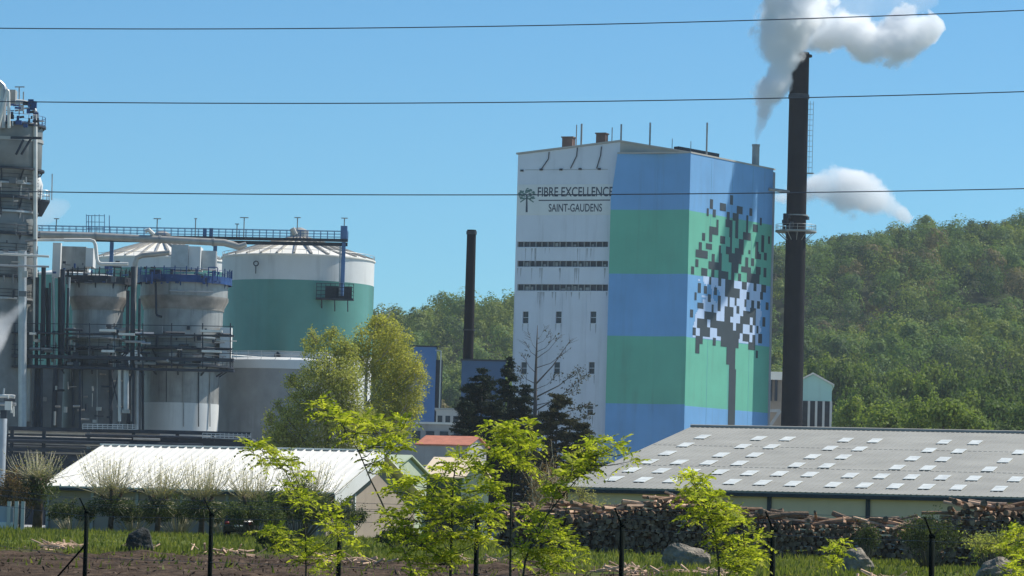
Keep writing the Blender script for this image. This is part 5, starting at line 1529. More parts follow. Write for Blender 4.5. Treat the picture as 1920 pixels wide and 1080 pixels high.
# --- pollarded trees in a row before the white shed
def pollard(label, px, yhead, ytop, D, spread, seed, leafs, nshoot=60, tr=.2):
    rs = np.random.RandomState(seed)
    hd = at(px, yhead, D); g = float(ground_z(hd.x, D)); h = hd.z - g; H = at(px, ytop, D).z - g; w = spread * D / FPX
    root = thing('pollarded_tree', label, 'tree', (hd.x, D, g), 'pollarded trees before the white shed')
    mb = MB(); mb.tube([(0, 0, -.2), (.05, .02, h * .5), (0, 0, h * .9), (.03, 0, h)], [tr, tr * .8, tr * .95, tr * 1.1], 9)
    heads = [(0, 0, h)]
    for k in range(5):
        a = k * 1.26 + rs.uniform(-.4, .4); e = (w * .38 * math.cos(a), w * .38 * math.sin(a), h + (H - h) * rs.uniform(.08, .25))
        mb.tube([(0, 0, h * .85), (e[0] * .6, e[1] * .6, h + .05), e], [tr * .7, tr * .5, tr * .55], 7); heads.append(e)
    _local(mb, 'trunk', M['bark'], root)
    sh = MB(); P = []; Q = []
    for i in range(nshoot):
        b = np.array(heads[rs.randint(len(heads))]); out = rs.normal(size=2) * .5
        L = (H - b[2]) * rs.uniform(.4, 1.1)
        e = b + np.array([out[0] * w * 1.0 + b[0] * .5, out[1] * w * .75 + b[1] * .5, L]); m_ = b * .5 + e * .5 + np.array([out[0] * w * .22, out[1] * w * .22, -.06 * L])
        sh.tube([tuple(b), tuple(m_), tuple(e)], [.017, .013, .007], 4)
        n = leafs // nshoot; u = rs.uniform(.1, 1, (n, 1))
        P.append((b * (1 - u) + m_ * u) * (1 - u) + (m_ * (1 - u) + e * u) * u + rs.normal(size=(n, 3)) * .09)
    n = leafs * 2; d = unit(rs.normal(size=(n, 3))) * rs.uniform(.3, 1.1, (n, 1)) * np.array([w * .75, w * .75, h * .34]) + np.array([0, 0, h * .86]); Q.append(d)
    for i in range(26):
        a = rs.uniform(0, 6.28); e = np.array([w * .7 * math.cos(a), w * .7 * math.sin(a), h * rs.uniform(.55, 1.15)])
        sh.tube([(0, 0, h * .8), tuple(e * .6 + np.array([0, 0, h * .45])), tuple(e)], [.03, .02, .01], 4)
    _local(sh, 'shoots', M['shoot'], root)
    P = np.concatenate(P)
    np_mesh('young_leaves', kites(rs, P, rs.normal(size=P.shape) + np.array([0, 0, .4]), .085, .6), 4, M['straw_leaf'], parent=root)
    Q = np.concatenate(Q); Q = Q[Q[:, 2] > .3]
    np_mesh('lower_foliage', kites(rs, Q, rs.normal(size=Q.shape) + np.array([0, 0, .4]), .13, .6), 4, M['dark_shrub_leaf'], parent=root)
pollard('thick trunked pollard at the left end of the white shed', 72, 905, 848, 236, 52, 61, 1260, 108, .34)
pollard('pollard with fanned pale shoots left of the dark boulder', 208, 940, 852, 233, 58, 62, 1680, 148)
pollard('pollard behind the dark boulder with shoots over the white roof', 296, 944, 862, 232, 46, 63, 1260, 108)
pollard('pollard with tall pale shoots right of the dark boulder', 378, 946, 858, 230, 54, 64, 1680, 140)
pollard('pollard beside the parked car with shoots leaning right', 470, 948, 868, 229, 50, 65, 1380, 116)
pollard('pale shooting pollard before the right end of the white roof', 572, 950, 862, 228, 58, 66, 1560, 144)
# ------------------------------------------------------------------ logs, rocks, grass, fence, cables, foreground shrubs
M['log_bark'] = mat('log_bark', (0.21, 0.15, 0.105), 0.45, 5.0, 0.9, bump=0.5, bscale=14, spec=0.1)
M['log_pale'] = mat('log_pale', (0.56, 0.38, 0.26), 0.3, 4.0, 0.85, spec=0.1)
M['log_red'] = mat('log_red', (0.31, 0.195, 0.125), 0.35, 4.0, 0.85, spec=0.1)
M['log_end'] = mat('log_end', (0.16, 0.12, 0.088), 0.75, 4.5, 0.95, spec=0.05)
def log_mesh(seed, r, L, barkm):
    rs = random.Random(seed); n = 8
    prof = [rs.uniform(.82, 1.15) for _ in range(n)]; bend = rs.uniform(-.08, .08)
    mb = MB(); vs = []
    for i, y in enumerate((-L / 2, -L / 6, L / 6, L / 2)):
        for k in range(n):
            a = 2 * math.pi * k / n; q = r * prof[k] * (1 - .06 * i)
            vs.append((q * math.cos(a) + bend * (1 - (2 * y / L) ** 2), y, q * math.sin(a)))
    fs = [(i * n + k, (i + 1) * n + k, (i + 1) * n + (k + 1) % n, i * n + (k + 1) % n) for i in range(3) for k in range(n)]
    mb.add(vs, fs); mb.cur = 1
    mb.add([vs[k] for k in range(n)], [tuple(range(n))]); mb.add([vs[3 * n + k] for k in range(n)], [tuple(range(n - 1, -1, -1))])
    me = bpy.data.meshes.new('log'); me.from_pydata(mb.v, [], mb.f); me.materials.append(barkm); me.materials.append(M['log_end'])
    me.polygons.foreach_set('material_index', mb.mi); me.update()
    return me, mb
LOGS = [log_mesh(100 + i, r, L, M[b]) for i, (r, L, b) in enumerate(((.13, 2.1, 'log_bark'), (.10, 2.3, 'log_bark'), (.15, 2.0, 'log_red'), (.12, 2.2, 'log_pale'), (.09, 2.3, 'log_pale'), (.14, 2.1, 'log_bark'), (.11, 1.9, 'log_red')))]

def log_stack(label_top, group, px0, D0, prof, base_y, seed, quota, stuff_name, stuff_label, nudge=0.0):
    rs = random.Random(seed)
    A = at(px0, base_y, D0); A.z = 0
    xs = [p[0] for p in prof]; ys = [p[1] for p in prof]
    B = hit(prof[-1][0], base_y, A, NS); L = (B - A).dot(ES)
    cells = []
    col = 0; u = 0.12
    while u < L:
        P = A + ES * u; g = float(ground_z(P.x, P.y)); px, _ = proj((P.x, P.y, g + 1))
        t = hit(px, float(np.interp(px, xs, ys)), A, NS)
        rows = int((t.z - g) / .215)
        for r in range(rows):
            cells.append((rows - r, u + (.12 if r % 2 else 0) + rs.uniform(-.03, .03), g + .11 + r * .215 + rs.uniform(-.03, .03)))
        u += .25
    cells.sort(key=lambda c: (c[0] > 2, rs.random()))
    top = [c for c in cells if c[0] <= 2]; rest = [c for c in cells if c[0] > 2]
    rs.shuffle(top)
    rest.sort(key=lambda c: c[0] + rs.random())
    cells = top + rest
    bulk = MB(); bidx = []
    for i, (dep, u, z) in enumerate(cells):
        k = rs.choice((0, 1, 2, 3, 4, 5, 6)) if dep <= 2 else rs.choice((0, 0, 1, 2, 5, 5, 6, 3))
        p = A + ES * u + EB * (.9 + rs.uniform(-.42, .42)); p.z = z
        s = rs.uniform(.62, 1.2)
        if dep == 1: rot = (rs.uniform(-.38, .38), rs.uniform(0, 6), -TS + rs.choice((rs.uniform(-1.4, 1.4), rs.uniform(-.3, .3), 1.57 + rs.uniform(-.4, .4)))); p.z += rs.uniform(.02, .22)
        elif dep == 2: rot = (rs.uniform(-.08, .08), rs.uniform(0, 6), -TS + rs.uniform(-.3, .3))
        else: rot = (rs.uniform(-.03, .03), rs.uniform(0, 6), -TS + rs.uniform(-.06, .06))
        if i < quota:
            o = bpy.data.objects.new('log', LOGS[k][0]); COL.objects.link(o)
            o.location = p; o.rotation_euler = rot; o.scale = (s, 1, s)
            tag(o, label_top, 'log', group)
        else:
            mw = Matrix.LocRotScale(p, __import__('mathutils').Euler(rot), Vector((s, 1, s)))
            src = LOGS[k][1]; b0 = len(bulk.v)
            bulk.v += [tuple(mw @ Vector(v)) for v in src.v]; bulk.f += [tuple(b0 + q for q in f) for f in src.f]
            mi = (0, 0, 1, 2, 2, 0, 1)[k]
            bulk.mi += [3 if q else mi for q in src.mi]
    o = bulk.build(stuff_name, [M['log_bark'], M['log_red'], M['log_pale'], M['log_end']], None)
    tag(o, stuff_label, 'log stack', kind='stuff')
log_stack('brown log lying on the top layers of the long log stack', 'logs on the long stack', 930, 190,
    [(930, 946), (960, 944), (1000, 952), (1060, 944), (1100, 951), (1150, 950), (1200, 938), (1240, 934), (1300, 938), (1390, 957), (1440, 961), (1500, 970), (1560, 975), (1640, 972), (1700, 980), (1765, 980)], 1035, 5, 205,
    'stacked_logs', 'dark lower mass of stacked logs under the long log stack')
log_stack('brown log lying on the tall heap at the right edge', 'logs on the right heap', 1745, 172,
    [(1745, 985), (1765, 958), (1790, 946), (1840, 942), (1900, 946), (1990, 940)], 1050, 6, 80,
    'heaped_logs', 'dark lower mass of logs in the tall heap at the right edge')

def boulder(label, px, py_top, py_bot, D, wpx, mt, seed):
    rs = np.random.RandomState(seed)
    b = at(px, py_bot, D); g = float(ground_z(b.x, D)); t = at(px, py_top, D)
    import bmesh
    bm = bmesh.new(); bmesh.ops.create_icosphere(bm, subdivisions=4, radius=1.0)
    ax = unit(rs.normal(size=(14, 3))); cut = rs.uniform(.62, .92, 14)
    w = wpx / 2 * D / FPX; h = (t.z - g)
    for v in bm.verts:
        d = np.array(v.co[:]); k = 1.0
        for a, c in zip(ax, cut):
            q = float(a @ d)
            if q > c: k = min(k, c / q)
        k *= 1 + .035 * math.sin(7 * d[0] + seed) * math.sin(6 * d[1] + 2) + .02 * math.sin(17 * d[2] + 5 * d[0])
        v.co = Vector(d * k); v.co.x *= w * 1.08; v.co.y *= w * .9; v.co.z = v.co.z * h * .75 + h * .32
    me = bpy.data.meshes.new('boulder'); bm.to_mesh(me); bm.free(); me.materials.append(mt)
    o = bpy.data.objects.new('boulder', me); COL.objects.link(o); o.location = (b.x, D, g); o.rotation_euler = (0, 0, rs.uniform(0, 6))
    tag(o, label, 'boulder')
boulder('dark pointed boulder on the grass at left', 261, 990, 1034, 150, 58, M['rock_dark'], 1)
boulder('pale grey boulder in front of the long log stack', 1287, 1014, 1064, 148, 84, M['rock'], 2)
boulder('grey boulder below the weeds on the log stack', 1608, 1030, 1078, 142, 74, M['rock'], 3)
boulder('grey boulder half out of frame below the right log heap', 1866, 1045, 1090, 138, 76, M['rock'], 4)

def grass_and_litter():
    rs = np.random.RandomState(14)
    M['grass_blade'] = leafmat('grass_blade', [(0.0, (0.07, 0.095, 0.020)), (0.5, (0.14, 0.165, 0.032)), (1.0, (0.25, 0.235, 0.075))], 0.45, 0.5, 0.5)
    n = 110000
    y = rs.uniform(108, 235, n); x = (rs.uniform(-140, 2060, n) - 960) / FPX * y
    edge = 146 - 32 * np.clip((x + 3) / 8, 0, 1) + 7 * np.sin(x * .55) + 5 * np.sin(x * 1.7 + 1)
    keep = ((y > edge) & (rs.rand(n) < np.clip(.55 + .6 * np.sin(x * .37 + 1.7 * np.sin(y * .11)) * np.sin(y * .21 + x * .12), .12, 1))) | (rs.rand(n) < .03); x, y = x[keep], y[keep]; n = len(x)
    z = np.array([float(ground_z(a, b)) for a, b in zip(x, y)])
    h = rs.uniform(.08, .30, n) * (1 + .5 * np.sin(x * .8) * np.sin(y * .3)); a = rs.uniform(0, 6.28, n); w = rs.uniform(.03, .07, n)
    B = np.stack([x, y, z - .02], 1); s = np.stack([np.cos(a), np.sin(a), 0 * a], 1) * w[:, None]
    T = B + np.stack([rs.normal(size=n) * .08, rs.normal(size=n) * .08, h], 1)
    V = np.stack([B - s, B + s, T], 1).reshape(-1, 3)
    tag(np_mesh('grass', V, 3, M['grass_blade']), 'bright spring grass between the dirt and the sheds', 'grass', kind='stuff')
    M['litter'] = leafmat('bark_litter', [(0.0, (0.025, 0.018, 0.014)), (0.6, (0.085, 0.058, 0.042)), (0.92, (0.20, 0.14, 0.10)), (1.0, (0.42, 0.36, 0.30))], 0.05, 0.4, 0.3, 1.0)
    n = 7000
    y = rs.uniform(102, 172, n); x = (rs.uniform(-140, 2060, n) - 960) / FPX * y
    keep = rs.rand(n) < np.where(y > 152, .12, .35 + .65 * (np.sin(y * .9 + np.sin(x * .3) * 2) > .1)); x, y = x[keep], y[keep]
    z = np.array([float(ground_z(a, b)) for a, b in zip(x, y)])
    P = np.stack([x, y, z + rs.uniform(0, .12, len(x))], 1)
    tag(np_mesh('bark_litter', kites(rs, P, rs.normal(size=P.shape) * .8 + np.array([0, 0, .8]), .17, .30), 4, M['litter']), 'bark chips and broken twigs strewn over the dirt', 'litter', kind='stuff')
    rg_ = random.Random(8); mb = MB()                  # pale twigs and offcuts lying in drifts
    for cx_, cy_, sp_, k_ in ((110, 1036, 40, 60), (265, 1032, 30, 30), (1180, 1070, 60, 50), (1330, 1068, 50, 50), (1660, 1074, 60, 40), (920, 1045, 60, 40), (420, 1040, 60, 24), (640, 1058, 80, 40)):
        for i in range(k_):
            D_ = 118 + (1080 - cy_) * .75 + rg_.uniform(-3, 3)
            p = at(cx_ + rg_.gauss(0, sp_ * .5), cy_, D_); p.z = float(ground_z(p.x, p.y)) + rg_.uniform(.02, .22)
            a_ = rg_.uniform(0, 6.28); L_ = rg_.uniform(.2, .9)
            mb.tube([p, p + Vector((math.cos(a_) * L_, math.sin(a_) * L_, rg_.uniform(-.1, .25)))], rg_.uniform(.012, .05), 5)
    tag(mb.build('twig_litter', M['log_pale'], None), 'pale twigs and wood offcuts lying in drifts on the dirt', 'litter', kind='stuff')
    # ruts: low ridges of turned earth
    M['earth'] = mat('turned_earth', (0.070, 0.049, 0.034), 0.6, 1.3, 0.95, bump=1.0, bscale=3.0, spec=0.05)
    mb = MB()
    for yy, hh in ((108, .16), (116, .22), (124, .18), (131, .26), (139, .22)):
        xs = np.linspace(-30, 6, 120); rows = []
        for k, (dy, f) in enumerate(((-1.3, 0), (-.5, .75), (.1, 1), (.7, .6), (1.5, 0))):
            rows.append([(x_, yy + dy + .8 * math.sin(x_ * .4 + yy), float(ground_z(x_, yy + dy)) - .03 + hh * f * (0.55 + .45 * math.sin(x_ * 1.3 + yy) * math.sin(x_ * .47 + 2 * yy)) + .03 * math.sin(x_ * 5.1 + k)) for x_ in xs])
        b = len(mb.v); m_ = len(xs)
        for r_ in rows: mb.v += r_
        for j in range(4):
            for i in range(m_ - 1):
                mb.f.append((b + j * m_ + i, b + j * m_ + i + 1, b + (j + 1) * m_ + i + 1, b + (j + 1) * m_ + i)); mb.mi.append(0)
    tag(mb.build('dirt', M['earth'], None, smooth=True), 'rutted ridges of turned brown earth', 'dirt', kind='structure')
grass_and_litter()

def parked_car():
    D = 214.0; c = at(452, 1000, D); g = float(ground_z(c.x, D)); o = Vector((c.x, D, g))
    root = thing('parked_car', 'dark car parked under the bushes beside the white shed', 'car', o)
    M['car_paint'] = mat('car_paint', (0.010, 0.013, 0.018), .2, 1, .3); M['rubber'] = mat('rubber', (.015, .015, .015), .2, 3, .9)
    M['lamp_red'] = mat('lamp_red', (.25, .02, .015), .1, 3, .3)
    mb = MB()
    sec = [(-2.0, .35, .80, .80), (-1.95, .3, .98, .86), (-1.2, .25, 1.02, .9), (.6, .25, .98, .9), (1.7, .28, .86, .85), (2.05, .35, .7, .75)]
    for (y0, b0, t0, w0), (y1, b1, t1, w1) in zip(sec[:-1], sec[1:]):
        mb.hexa([(-w0, y0, b0), (w0, y0, b0), (w1, y1, b1), (-w1, y1, b1), (-w0 * .95, y0, t0), (w0 * .95, y0, t0), (w1 * .95, y1, t1), (-w1 * .95, y1, t1)])
    ck = [(-1.85, .98, .80), (-1.45, 1.48, .62), (.1, 1.50, .62), (.95, 1.0, .78)]
    mb.hexa([(-.78, -1.3, 1.45), (.78, -1.3, 1.45), (.78, .15, 1.45), (-.78, .15, 1.45), (-.62, -1.2, 1.52), (.62, -1.2, 1.52), (.62, .1, 1.52), (-.62, .1, 1.52)])
    _local(mb, 'body', M['car_paint'], root)
    mb = MB(); mb.hexa([(-.82, -1.9, 1.0), (.82, -1.9, 1.0), (.82, .95, 1.0), (-.82, .95, 1.0), (-.7, -1.35, 1.45), (.7, -1.35, 1.45), (.7, .15, 1.45), (-.7, .15, 1.45)]); _local(mb, 'window_band', M['dark_glass'], root)
    for sx in (-1, 1):
        for y in (-1.25, 1.3):
            mb = MB(); mb.tube([(sx * .72, y, .32), (sx * .92, y, .32)], .32, 16); _local(mb, 'wheel', M['rubber'], root)
        mb = MB(); mb.box((sx * .68, -2.0, .78), (.26, .08, .16)); _local(mb, 'tail_light', M['lamp_red'], root)
    mb = MB(); mb.box((0, -2.02, .62), (.52, .03, .11)); _local(mb, 'number_plate', M['tank_white'], root)
parked_car()

def side_gate():
    D = 228; a = at(-30, 950, D); b = at(26, 951, D); g = float(ground_z(b.x, D))
    root = thing('panel_gate', 'pale blue-grey panel gate with steel posts at the left edge', 'gate', (b.x, D, g))
    mb = MB(); mb.box(((a.x + b.x) / 2, D, (a.z + g) / 2 + .2), (b.x - a.x, .08, a.z - g - .3)); mb.build('panel', M['blue_grey'], root)
    mb = MB(); mb.box(((a.x + b.x) / 2, D - .1, g + .25), (b.x - a.x, .12, .5)); mb.build('kick_board', M['tank_white'], root)
    for px in (18, 32, 44):
        mb = MB(); p = at(px, 940, D); mb.box((p.x, D - .1, (p.z + g) / 2), (.22, .22, p.z - g)); mb.build('post', M['galv'], root)
M['blue_grey'] = mat('blue_grey_panel', (.34, .38, .45), .08, .5, .5)
side_gate()

# ------------------------------------------------------------------ boundary fence and cables
def fence():
    pts = [(-70, 80.5), (163, 76), (397, 72.6), (638, 69.4), (895, 66.2), (1167, 63.0), (1450, 60.2), (1748, 57.6), (2060, 55.2)]
    tops = [930, 958, 962, 966, 976, 982, 990, 1002, 1012]
    p0 = at(163, 1000, 76)
    root = thing('boundary_fence', 'dark green wire fence with cranked post tops in the foreground', 'fence', (p0.x, p0.y, 0))
    tip_l = []; mids = []; first = None
    for (px, D), ty in zip(pts, tops):
        t = at(px, ty, D); x = t.x
        mb = MB()
        mb.tube([(0, 0, -.3), (0, 0, 1.93)], .046, 10)
        mb.tube([(0, 0, 1.92), (-.14, -.16, 2.22)], .015, 8); mb.tube([(0, 0, 1.92), (.13, .14, 2.06)], .013, 8)
        mb.tube([(0, 0, 1.90), (0, 0, 1.97)], .052, 10)
        if first is None:
            first = _local(mb, 'post', M['fence_green'], root); first.location = Vector((x, D, t.z - 1.96)) - p0 * 1.0 + Vector((0, 0, p0.z))
            base = first
        else:
            c = dup(first); c.parent = root; c.location = Vector((x, D, t.z - 1.96)) - Vector((p0.x, p0.y, 0))
        tip_l.append((x, D, t.z - 1.96))
    first.location = Vector(tip_l[0]) - Vector((p0.x, p0.y, 0))
    for dx, dy, dz, r in ((-.13, -.15, 2.2, .0035), (-.08, -.09, 2.09, .0035), (.12, .13, 2.05, .0035), (0, -.05, 1.85, .004), (0, -.05, 1.0, .004), (0, -.05, .3, .004)):
        mb = MB(); mb.tube([(p[0] + dx, p[1] + dy, p[2] + dz) for p in tip_l], r, 4); mb.build('wire_strand', M['wire'], root)
    # brace on the leftmost visible post
    mb = MB(); a = Vector(tip_l[1]); mb.tube([(a.x - .02, a.y, a.z + 1.25), (a.x - 1.0, a.y + .3, a.z + .1)], .02, 6); mb.build('brace', M['fence_green'], root)
fence()

def cable(label, pts, D):
    xs = np.array([p[0] for p in pts], float); ys = np.array([p[1] for p in pts], float)
    k = np.polyfit(xs, ys, 2)
    mb = MB(); mb.tube([at(x, float(np.polyval(k, x)), D) for x in np.linspace(-500, 2420, 40)], 0.0125, 6)
    o = mb.build('power_cable', M['wire'], None); tag(o, label, 'cable', 'overhead power cables')
cable('topmost power cable crossing the sky and the steam', [(0, 53), (480, 54), (960, 48), (1440, 38), (1920, 19)], 82)
cable('middle power cable of the three crossing the sky', [(78, 191), (480, 194), (960, 192), (1440, 184), (1920, 172)], 81)
cable('lowest power cable crossing in front of the company sign', [(105, 360), (480, 364), (960, 366), (1440, 361), (1920, 354)], 80)

# ------------------------------------------------------------------ leafy shrubs in the foreground
def pinnate(rs, P, Dr, L, pairs=5):
    """compound leaves: P tips of twigs (n,3), Dr outward directions"""
    n = len(P); out = []
    side = unit(np.cross(Dr, np.array([0, 0, 1.0]) + .15 * rs.normal(size=(n, 3)))); Ls = L * rs.uniform(.65, 1.2, (n, 1))
    droop = rs.uniform(.1, .9, (n, 1))
    up = unit(np.cross(side, Dr))
    def pos(u): return P + Dr * Ls * u + np.array([0, 0, -1.0]) * droop * Ls * u * u * .8
    for i in range(pairs + 1):
        u = .22 + .78 * i / pairs; c = pos(u); tan = unit(pos(u + .03) - pos(u - .03))
        ll = Ls * (.30 - .10 * abs(i / pairs - .45)); ww = ll * .44
        for s in ((-1, 1) if i < pairs else (0,)):
            d = unit(tan * (.55 if s else 1) + side * s * .85 + np.array([0, 0, -.18]) + .12 * rs.normal(size=(n, 3)))
            nn = unit(np.cross(d, np.cross(up + .25 * rs.normal(size=(n, 3)), d))); b = np.cross(d, nn)
            out.append(np.stack([c, c + d * ll * .42 + b * ww * .5, c + d * ll, c + d * ll * .42 - b * ww * .5], 1).reshape(-1, 3))
    return np.concatenate(out)

def leafy_shrub(label, base_px, D, spine, clusters, seed, per=8, L=.40, r0=.022, jit=.55):
    rs = np.random.RandomState(seed)
    b = at(base_px, 1100, D); g = float(ground_z(b.x, D)); o = Vector((b.x, D, g))
    root = thing('leafy_shrub', label, 'shrub', o, 'leafy shrubs along the fence')
    mb = MB()
    S = [np.array((0, 0, -.1))] + [np.array(at(x, y, D) - o) for x, y in spine]
    mb.tube([tuple(p) for p in S], [r0 * (1 - .75 * i / max(1, len(S) - 1)) for i in range(len(S))], 7)
    nodes = []
    for a, c in zip(S[:-1], S[1:]):
        for u in np.linspace(0, 1, 5): nodes.append(a * (1 - u) + c * u)
    tips = []; dirs = []
    clusters = [c for c in clusters] + [(c[0] + rs.normal() * 8, c[1] + rs.normal() * 12) for c in clusters]
    for px, py in clusters:
        p = np.array(at(px, py, D + rs.normal() * jit) - o)
        best = min(nodes, key=lambda q: np.linalg.norm(q - p) + (2.0 if q[2] > p[2] - .02 else 0))
        md = best * .5 + p * .5 + np.array([0, 0, -.04])
        mb.tube([tuple(best), tuple(md), tuple(p)], [.009, .007, .004], 5)
        nodes += [md, p]
        ax = unit((p - best)[None])[0] * .5 + np.array([0, 0, .5])
        for k in range(per):
            a = 6.283 * k / per + rs.uniform(-.3, .3)
            d = np.array([math.cos(a), math.sin(a), rs.uniform(-.35, 1.15)]) + ax * .5
            tips.append(p - ax * rs.uniform(0, .10)); dirs.append(d)
    _local(mb, 'stems', M['dark_stem'], root)
    V = pinnate(rs, np.array(tips), unit(np.array(dirs)), L)
    np_mesh('foliage', V, 4, M['lime_leaf'], parent=root)
leafy_shrub('shrub with a long stem leaning left across the white roof', 778, 63, [(770, 1060), (735, 985), (715, 940), (695, 900), (672, 845), (640, 795), (604, 760)],
    [(602,764),(622,772),(648,782),(672,792),(645,800),(668,812),(692,805),(712,790),(735,800),(752,806),(722,824),(702,836),(758,830),(742,846),(700,866),(722,884)], 71, 8, 0.33)
leafy_shrub('dense bushy shrub at the centre of the fence', 845, 62, [(845, 1060), (848, 960), (850, 900), (856, 866)],
    [(860,858),(846,872),(878,872),(830,892),(900,888),(762,908),(786,902),(738,922),(770,930),(800,940),(826,935),(850,930),(880,922),(905,922),(930,908),(722,962),(746,975),(770,965),(800,975),(830,970),(862,960),(890,960),(915,965),(935,950),(760,1000),(790,1010),(820,1005),(850,1000),(880,1000),(905,1000),(925,985),(742,1012),(800,1040),(830,1045),(770,1052),(850,1050),(815,1070),(782,1076)], 72, 8, 0.35, .03)
leafy_shrub('upright shrub on a bare dark stem before the conifers', 957, 61, [(957, 1060), (958, 960), (960, 900), (962, 840), (958, 810)],
    [(916,804),(936,806),(960,802),(985,812),(1000,824),(942,830),(966,832),(990,842),(926,852),(950,862),(972,872),(904,884),(984,864)], 73, 9, 0.31, .026)
leafy_shrub('shrub leaning right towards the grey shed roof', 965, 60, [(985, 1050), (1010, 985), (1050, 935), (1085, 895), (1115, 865)],
    [(1100,838),(1125,832),(1150,842),(1176,850),(1120,856),(1092,862),(1072,872),(1060,892),(1046,916),(1030,926),(1082,890),(1110,880),(1000,962),(1016,976),(986,990),(1010,1002),(1040,1006),(1060,1016),(1080,1032),(1030,1032),(1000,1046),(980,1060),(1020,1062),(1050,1052)], 74, 8, 0.33, .02)
leafy_shrub('loose shrub with separate leaf sprays left of centre', 572, 65, [(574, 1060), (572, 990), (560, 930), (535, 885), (505, 850)],
    [(480,834),(496,842),(520,856),(536,862),(548,872),(506,866),(476,852),(560,906),(541,920),(572,926),(555,942),(582,942),(516,990),(540,1000),(506,1006),(530,1016),(560,1022),(590,1032),(610,1042),(572,1046),(600,1066),(632,980),(620,966),(650,986),(640,1002),(660,1022)], 75, 7, 0.33, .018)
leafy_shrub('tall bright shrub in front of the grey shed and log stack', 1350, 56, [(1348, 1060), (1340, 1000), (1322, 950), (1305, 915), (1296, 882)],
    [(1296,892),(1300,906),(1315,902),(1286,922),(1325,922),(1300,936),(1340,928),(1320,942),(1350,946),(1366,948),(1336,962),(1310,960),(1290,966),(1378,958),(1360,976),(1340,986),(1382,972),(1355,1010),(1375,1020),(1395,1016),(1420,1016),(1405,1032),(1380,1042),(1360,1036),(1400,1056),(1376,1062),(1415,1046),(1390,1072),(1345,1000)], 76, 8, 0.29, .02)
leafy_shrub('small sapling in front of the grey boulder', 1560, 55, [(1560, 1060), (1563, 1030)], [(1555,1032),(1570,1022),(1560,1050),(1580,1036),(1550,1062)], 77, 7, 0.23, .010)
leafy_shrub('bright shrub cut by the right edge of the photo', 1908, 53, [(1908, 1060), (1910, 1000)], [(1900,1002),(1916,992),(1905,1032),(1890,1022),(1920,1050),(1900,1060),(1912,1072),(1935,1010)], 78, 8, 0.26, .012)
# ------------------------------------------------------------------ steam, cloud and haze
import bmesh
def steam_mat(name, axis, lo, hi, cpts, rpts, cmin, cmax, rmax, cross, dens, nscale, edge=1.1, aniso=0.2, col=(0.96, 0.97, 0.98), soft=1.5, skew=None):
    """steam density: a soft tube whose centre and radius change along one axis, torn by noise.  All in world metres."""
    mt, N, L = newmat(name)
    geo = N.new('ShaderNodeNewGeometry'); sep = N.new('ShaderNodeSeparateXYZ')
    nb = N.new('ShaderNodeTexNoise'); nb.inputs['Scale'].default_value = nscale * .38; nb.inputs['Detail'].default_value = 1.0
    L.new(geo.outputs['Position'], nb.inputs['Vector'])
    nz = N.new('ShaderNodeTexNoise'); nz.inputs['Scale'].default_value = nscale; nz.inputs['Detail'].default_value = 6.0; nz.inputs['Roughness'].default_value = .66
    L.new(geo.outputs['Position'], nz.inputs['Vector'])
    L.new(geo.outputs['Position'], sep.inputs[0])
    def M_(op, a, b=None, clamp=False):
        x = N.new('ShaderNodeMath'); x.operation = op; x.use_clamp = clamp
        for i, v in enumerate((a, b)):
            if v is None: continue
            if isinstance(v, (int, float)): x.inputs[i].default_value = v
            else: L.new(v, x.inputs[i])
        return x.outputs[0]
    t = M_('DIVIDE', M_('SUBTRACT', sep.outputs[axis], lo), hi - lo, True)
    def curve(pts, a, b):
        c = N.new('ShaderNodeFloatCurve'); cv = c.mapping.curves[0]
        P = [((p - lo) / (hi - lo), (v - a) / (b - a)) for p, v in pts]
        P = sorted(P)
        while len(cv.points) < len(P): cv.points.new(.5, .5)
        for q, p in zip(cv.points, P): q.location = (min(1, max(0, p[0])), min(1, max(0, p[1]))); q.handle_type = 'AUTO'
        c.mapping.update(); L.new(t, c.inputs['Value'])
        return M_('MULTIPLY_ADD', c.outputs[0], b - a) if False else M_('ADD', M_('MULTIPLY', c.outputs[0], b - a), a)
    cc = curve(cpts, cmin, cmax); rr = curve(rpts, 0.0, rmax)
    other = 2 if axis == 0 else 0
    du = M_('SUBTRACT', sep.outputs[other], cc); dv = M_('SUBTRACT', sep.outputs[1], cross)
    d = M_('DIVIDE', M_('SQRT', M_('ADD', M_('MULTIPLY', du, du), M_('MULTIPLY', dv, dv))), rr)
    f = M_('SUBTRACT', M_('SUBTRACT', 1.0, d), M_('ADD', M_('MULTIPLY', M_('SUBTRACT', nz.outputs['Fac'], .46), edge * 2.6), M_('MULTIPLY', M_('SUBTRACT', nb.outputs['Fac'], .47), edge * 3.0)))
    den = M_('MULTIPLY', M_('MULTIPLY', f, soft * 2, True), dens)
    v = N.new('ShaderNodeVolumePrincipled'); v.inputs['Color'].default_value = (*col, 1); v.inputs['Anisotropy'].default_value = aniso
    L.new(den, v.inputs['Density'])
    out = N.new('ShaderNodeOutputMaterial'); L.new(v.outputs[0], out.inputs['Volume'])
    return mt

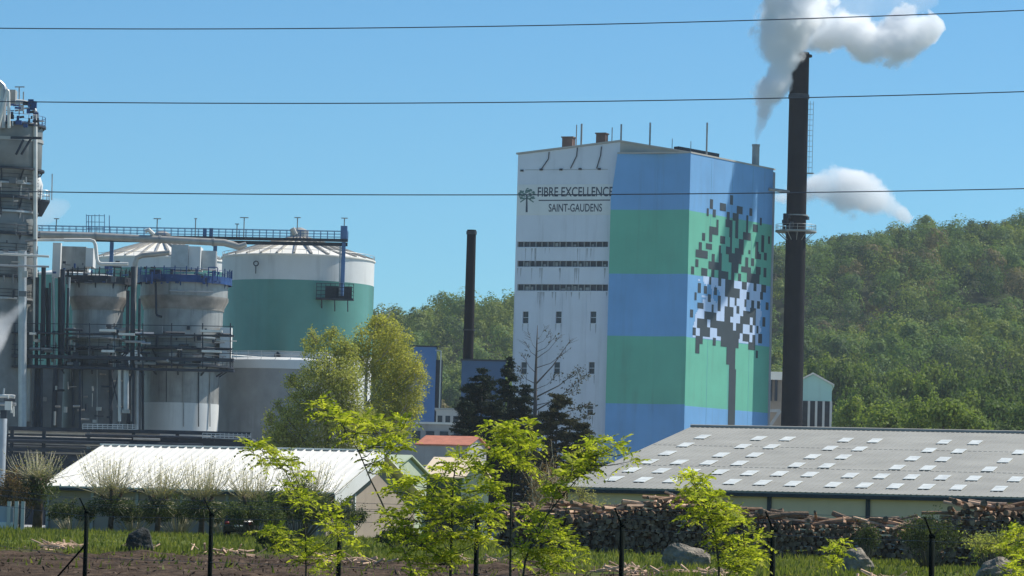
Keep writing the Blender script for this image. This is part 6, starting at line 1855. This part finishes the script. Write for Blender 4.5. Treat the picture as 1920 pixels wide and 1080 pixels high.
def plume(name, label, axis, pts, D, dens, nscale, edge, pad=1.55, **kw):
    """pts: (px, py, radius px) along the plume"""
    P = [at(x, y, D) for x, y, r in pts]; Rm = [r * D / FPX for _, _, r in pts]
    other = 2 if axis == 0 else 0
    lo, hi = min(p[axis] for p in P), max(p[axis] for p in P)
    cm, cx = min(p[other] for p in P) - .5, max(p[other] for p in P) + .5
    mt = steam_mat(name, axis, lo, hi, [(p[axis], p[other]) for p in P], [(p[axis], r) for p, r in zip(P, Rm)], cm, cx, max(Rm) * 1.2, D, dens, nscale, edge, **kw)
    mb = MB(); mb.tube(P, [max(.2, r * pad) for r in Rm], 20)
    o = mb.build(name, mt, None, smooth=False)
    bm = bmesh.new(); bm.from_mesh(o.data); bmesh.ops.recalc_face_normals(bm, faces=bm.faces); bm.to_mesh(o.data); bm.free()
    return tag(o, label, 'steam')
DS = (STACK_TOP.y + STACK_BASE.y) / 2 - .2
plume('steam_plume', 'tall grey steam plume rising from the thin stack on the factory roof', 2,
      [(1417.5, 270, 6), (1421, 250, 11), (1428, 225, 19), (1437, 195, 30), (1452, 150, 42), (1460, 100, 52), (1474, 50, 66), (1490, 0, 78), (1510, -60, 90)], DS, 1.3, .34, .66)
plume('steam_plume', 'white steam drifting right from the top of the tall dark chimney', 0,
      [(1470, 80, 18), (1505, 84, 22), (1540, 70, 36), (1580, 62, 42), (1630, 66, 38), (1680, 66, 46), (1715, 66, 46), (1745, 58, 34), (1772, 50, 8)], CHIM_TOP.y, .9, .30, .80)
plume('steam_wisp', 'thin veil of steam above the white drifting plume', 0,
      [(1540, 30, 20), (1600, 12, 36), (1660, 8, 38), (1720, 0, 30), (1760, 0, 10)], CHIM_TOP.y + 4, .06, .22, .75)
plume('steam_wisp', 'pale steam puff escaping behind the tall tower', 0,
      [(40, 412, 20), (70, 405, 34), (95, 398, 32), (118, 390, 20), (132, 385, 6)], 545, .10, .25, .5)
plume('steam_wisp', 'grey steam drifting at the foot of the tall tower', 0,
      [(-40, 640, 40), (-5, 625, 44), (20, 600, 34), (42, 575, 18), (52, 560, 6)], 455, .25, .35, .5)
plume('cumulus_cloud', 'small white cumulus cloud over the ridge behind the chimney', 0,
      [(1450, 372, 12), (1490, 368, 32), (1530, 364, 40), (1575, 364, 42), (1620, 368, 42), (1655, 380, 36), (1690, 398, 22), (1710, 412, 6)], 2500, .14, .075, .80)
for o in SC.objects:
    if o.name.startswith('cumulus_cloud'): o['category'] = 'cloud'

def haze():
    mt, N, L = newmat('haze')
    v = N.new('ShaderNodeVolumePrincipled'); v.inputs['Color'].default_value = (0.80, 0.90, 1.0, 1); v.inputs['Density'].default_value = HAZE
    v.inputs['Anisotropy'].default_value = 0.3
    out = N.new('ShaderNodeOutputMaterial'); L.new(v.outputs[0], out.inputs['Volume'])
    mb = MB(); mb.box((0, 880, 96), (1900, 1960, 202))
    tag(mb.build('haze', mt, None), 'thin blue spring haze over the valley', 'haze', kind='stuff')
HAZE = 0.00006
haze()
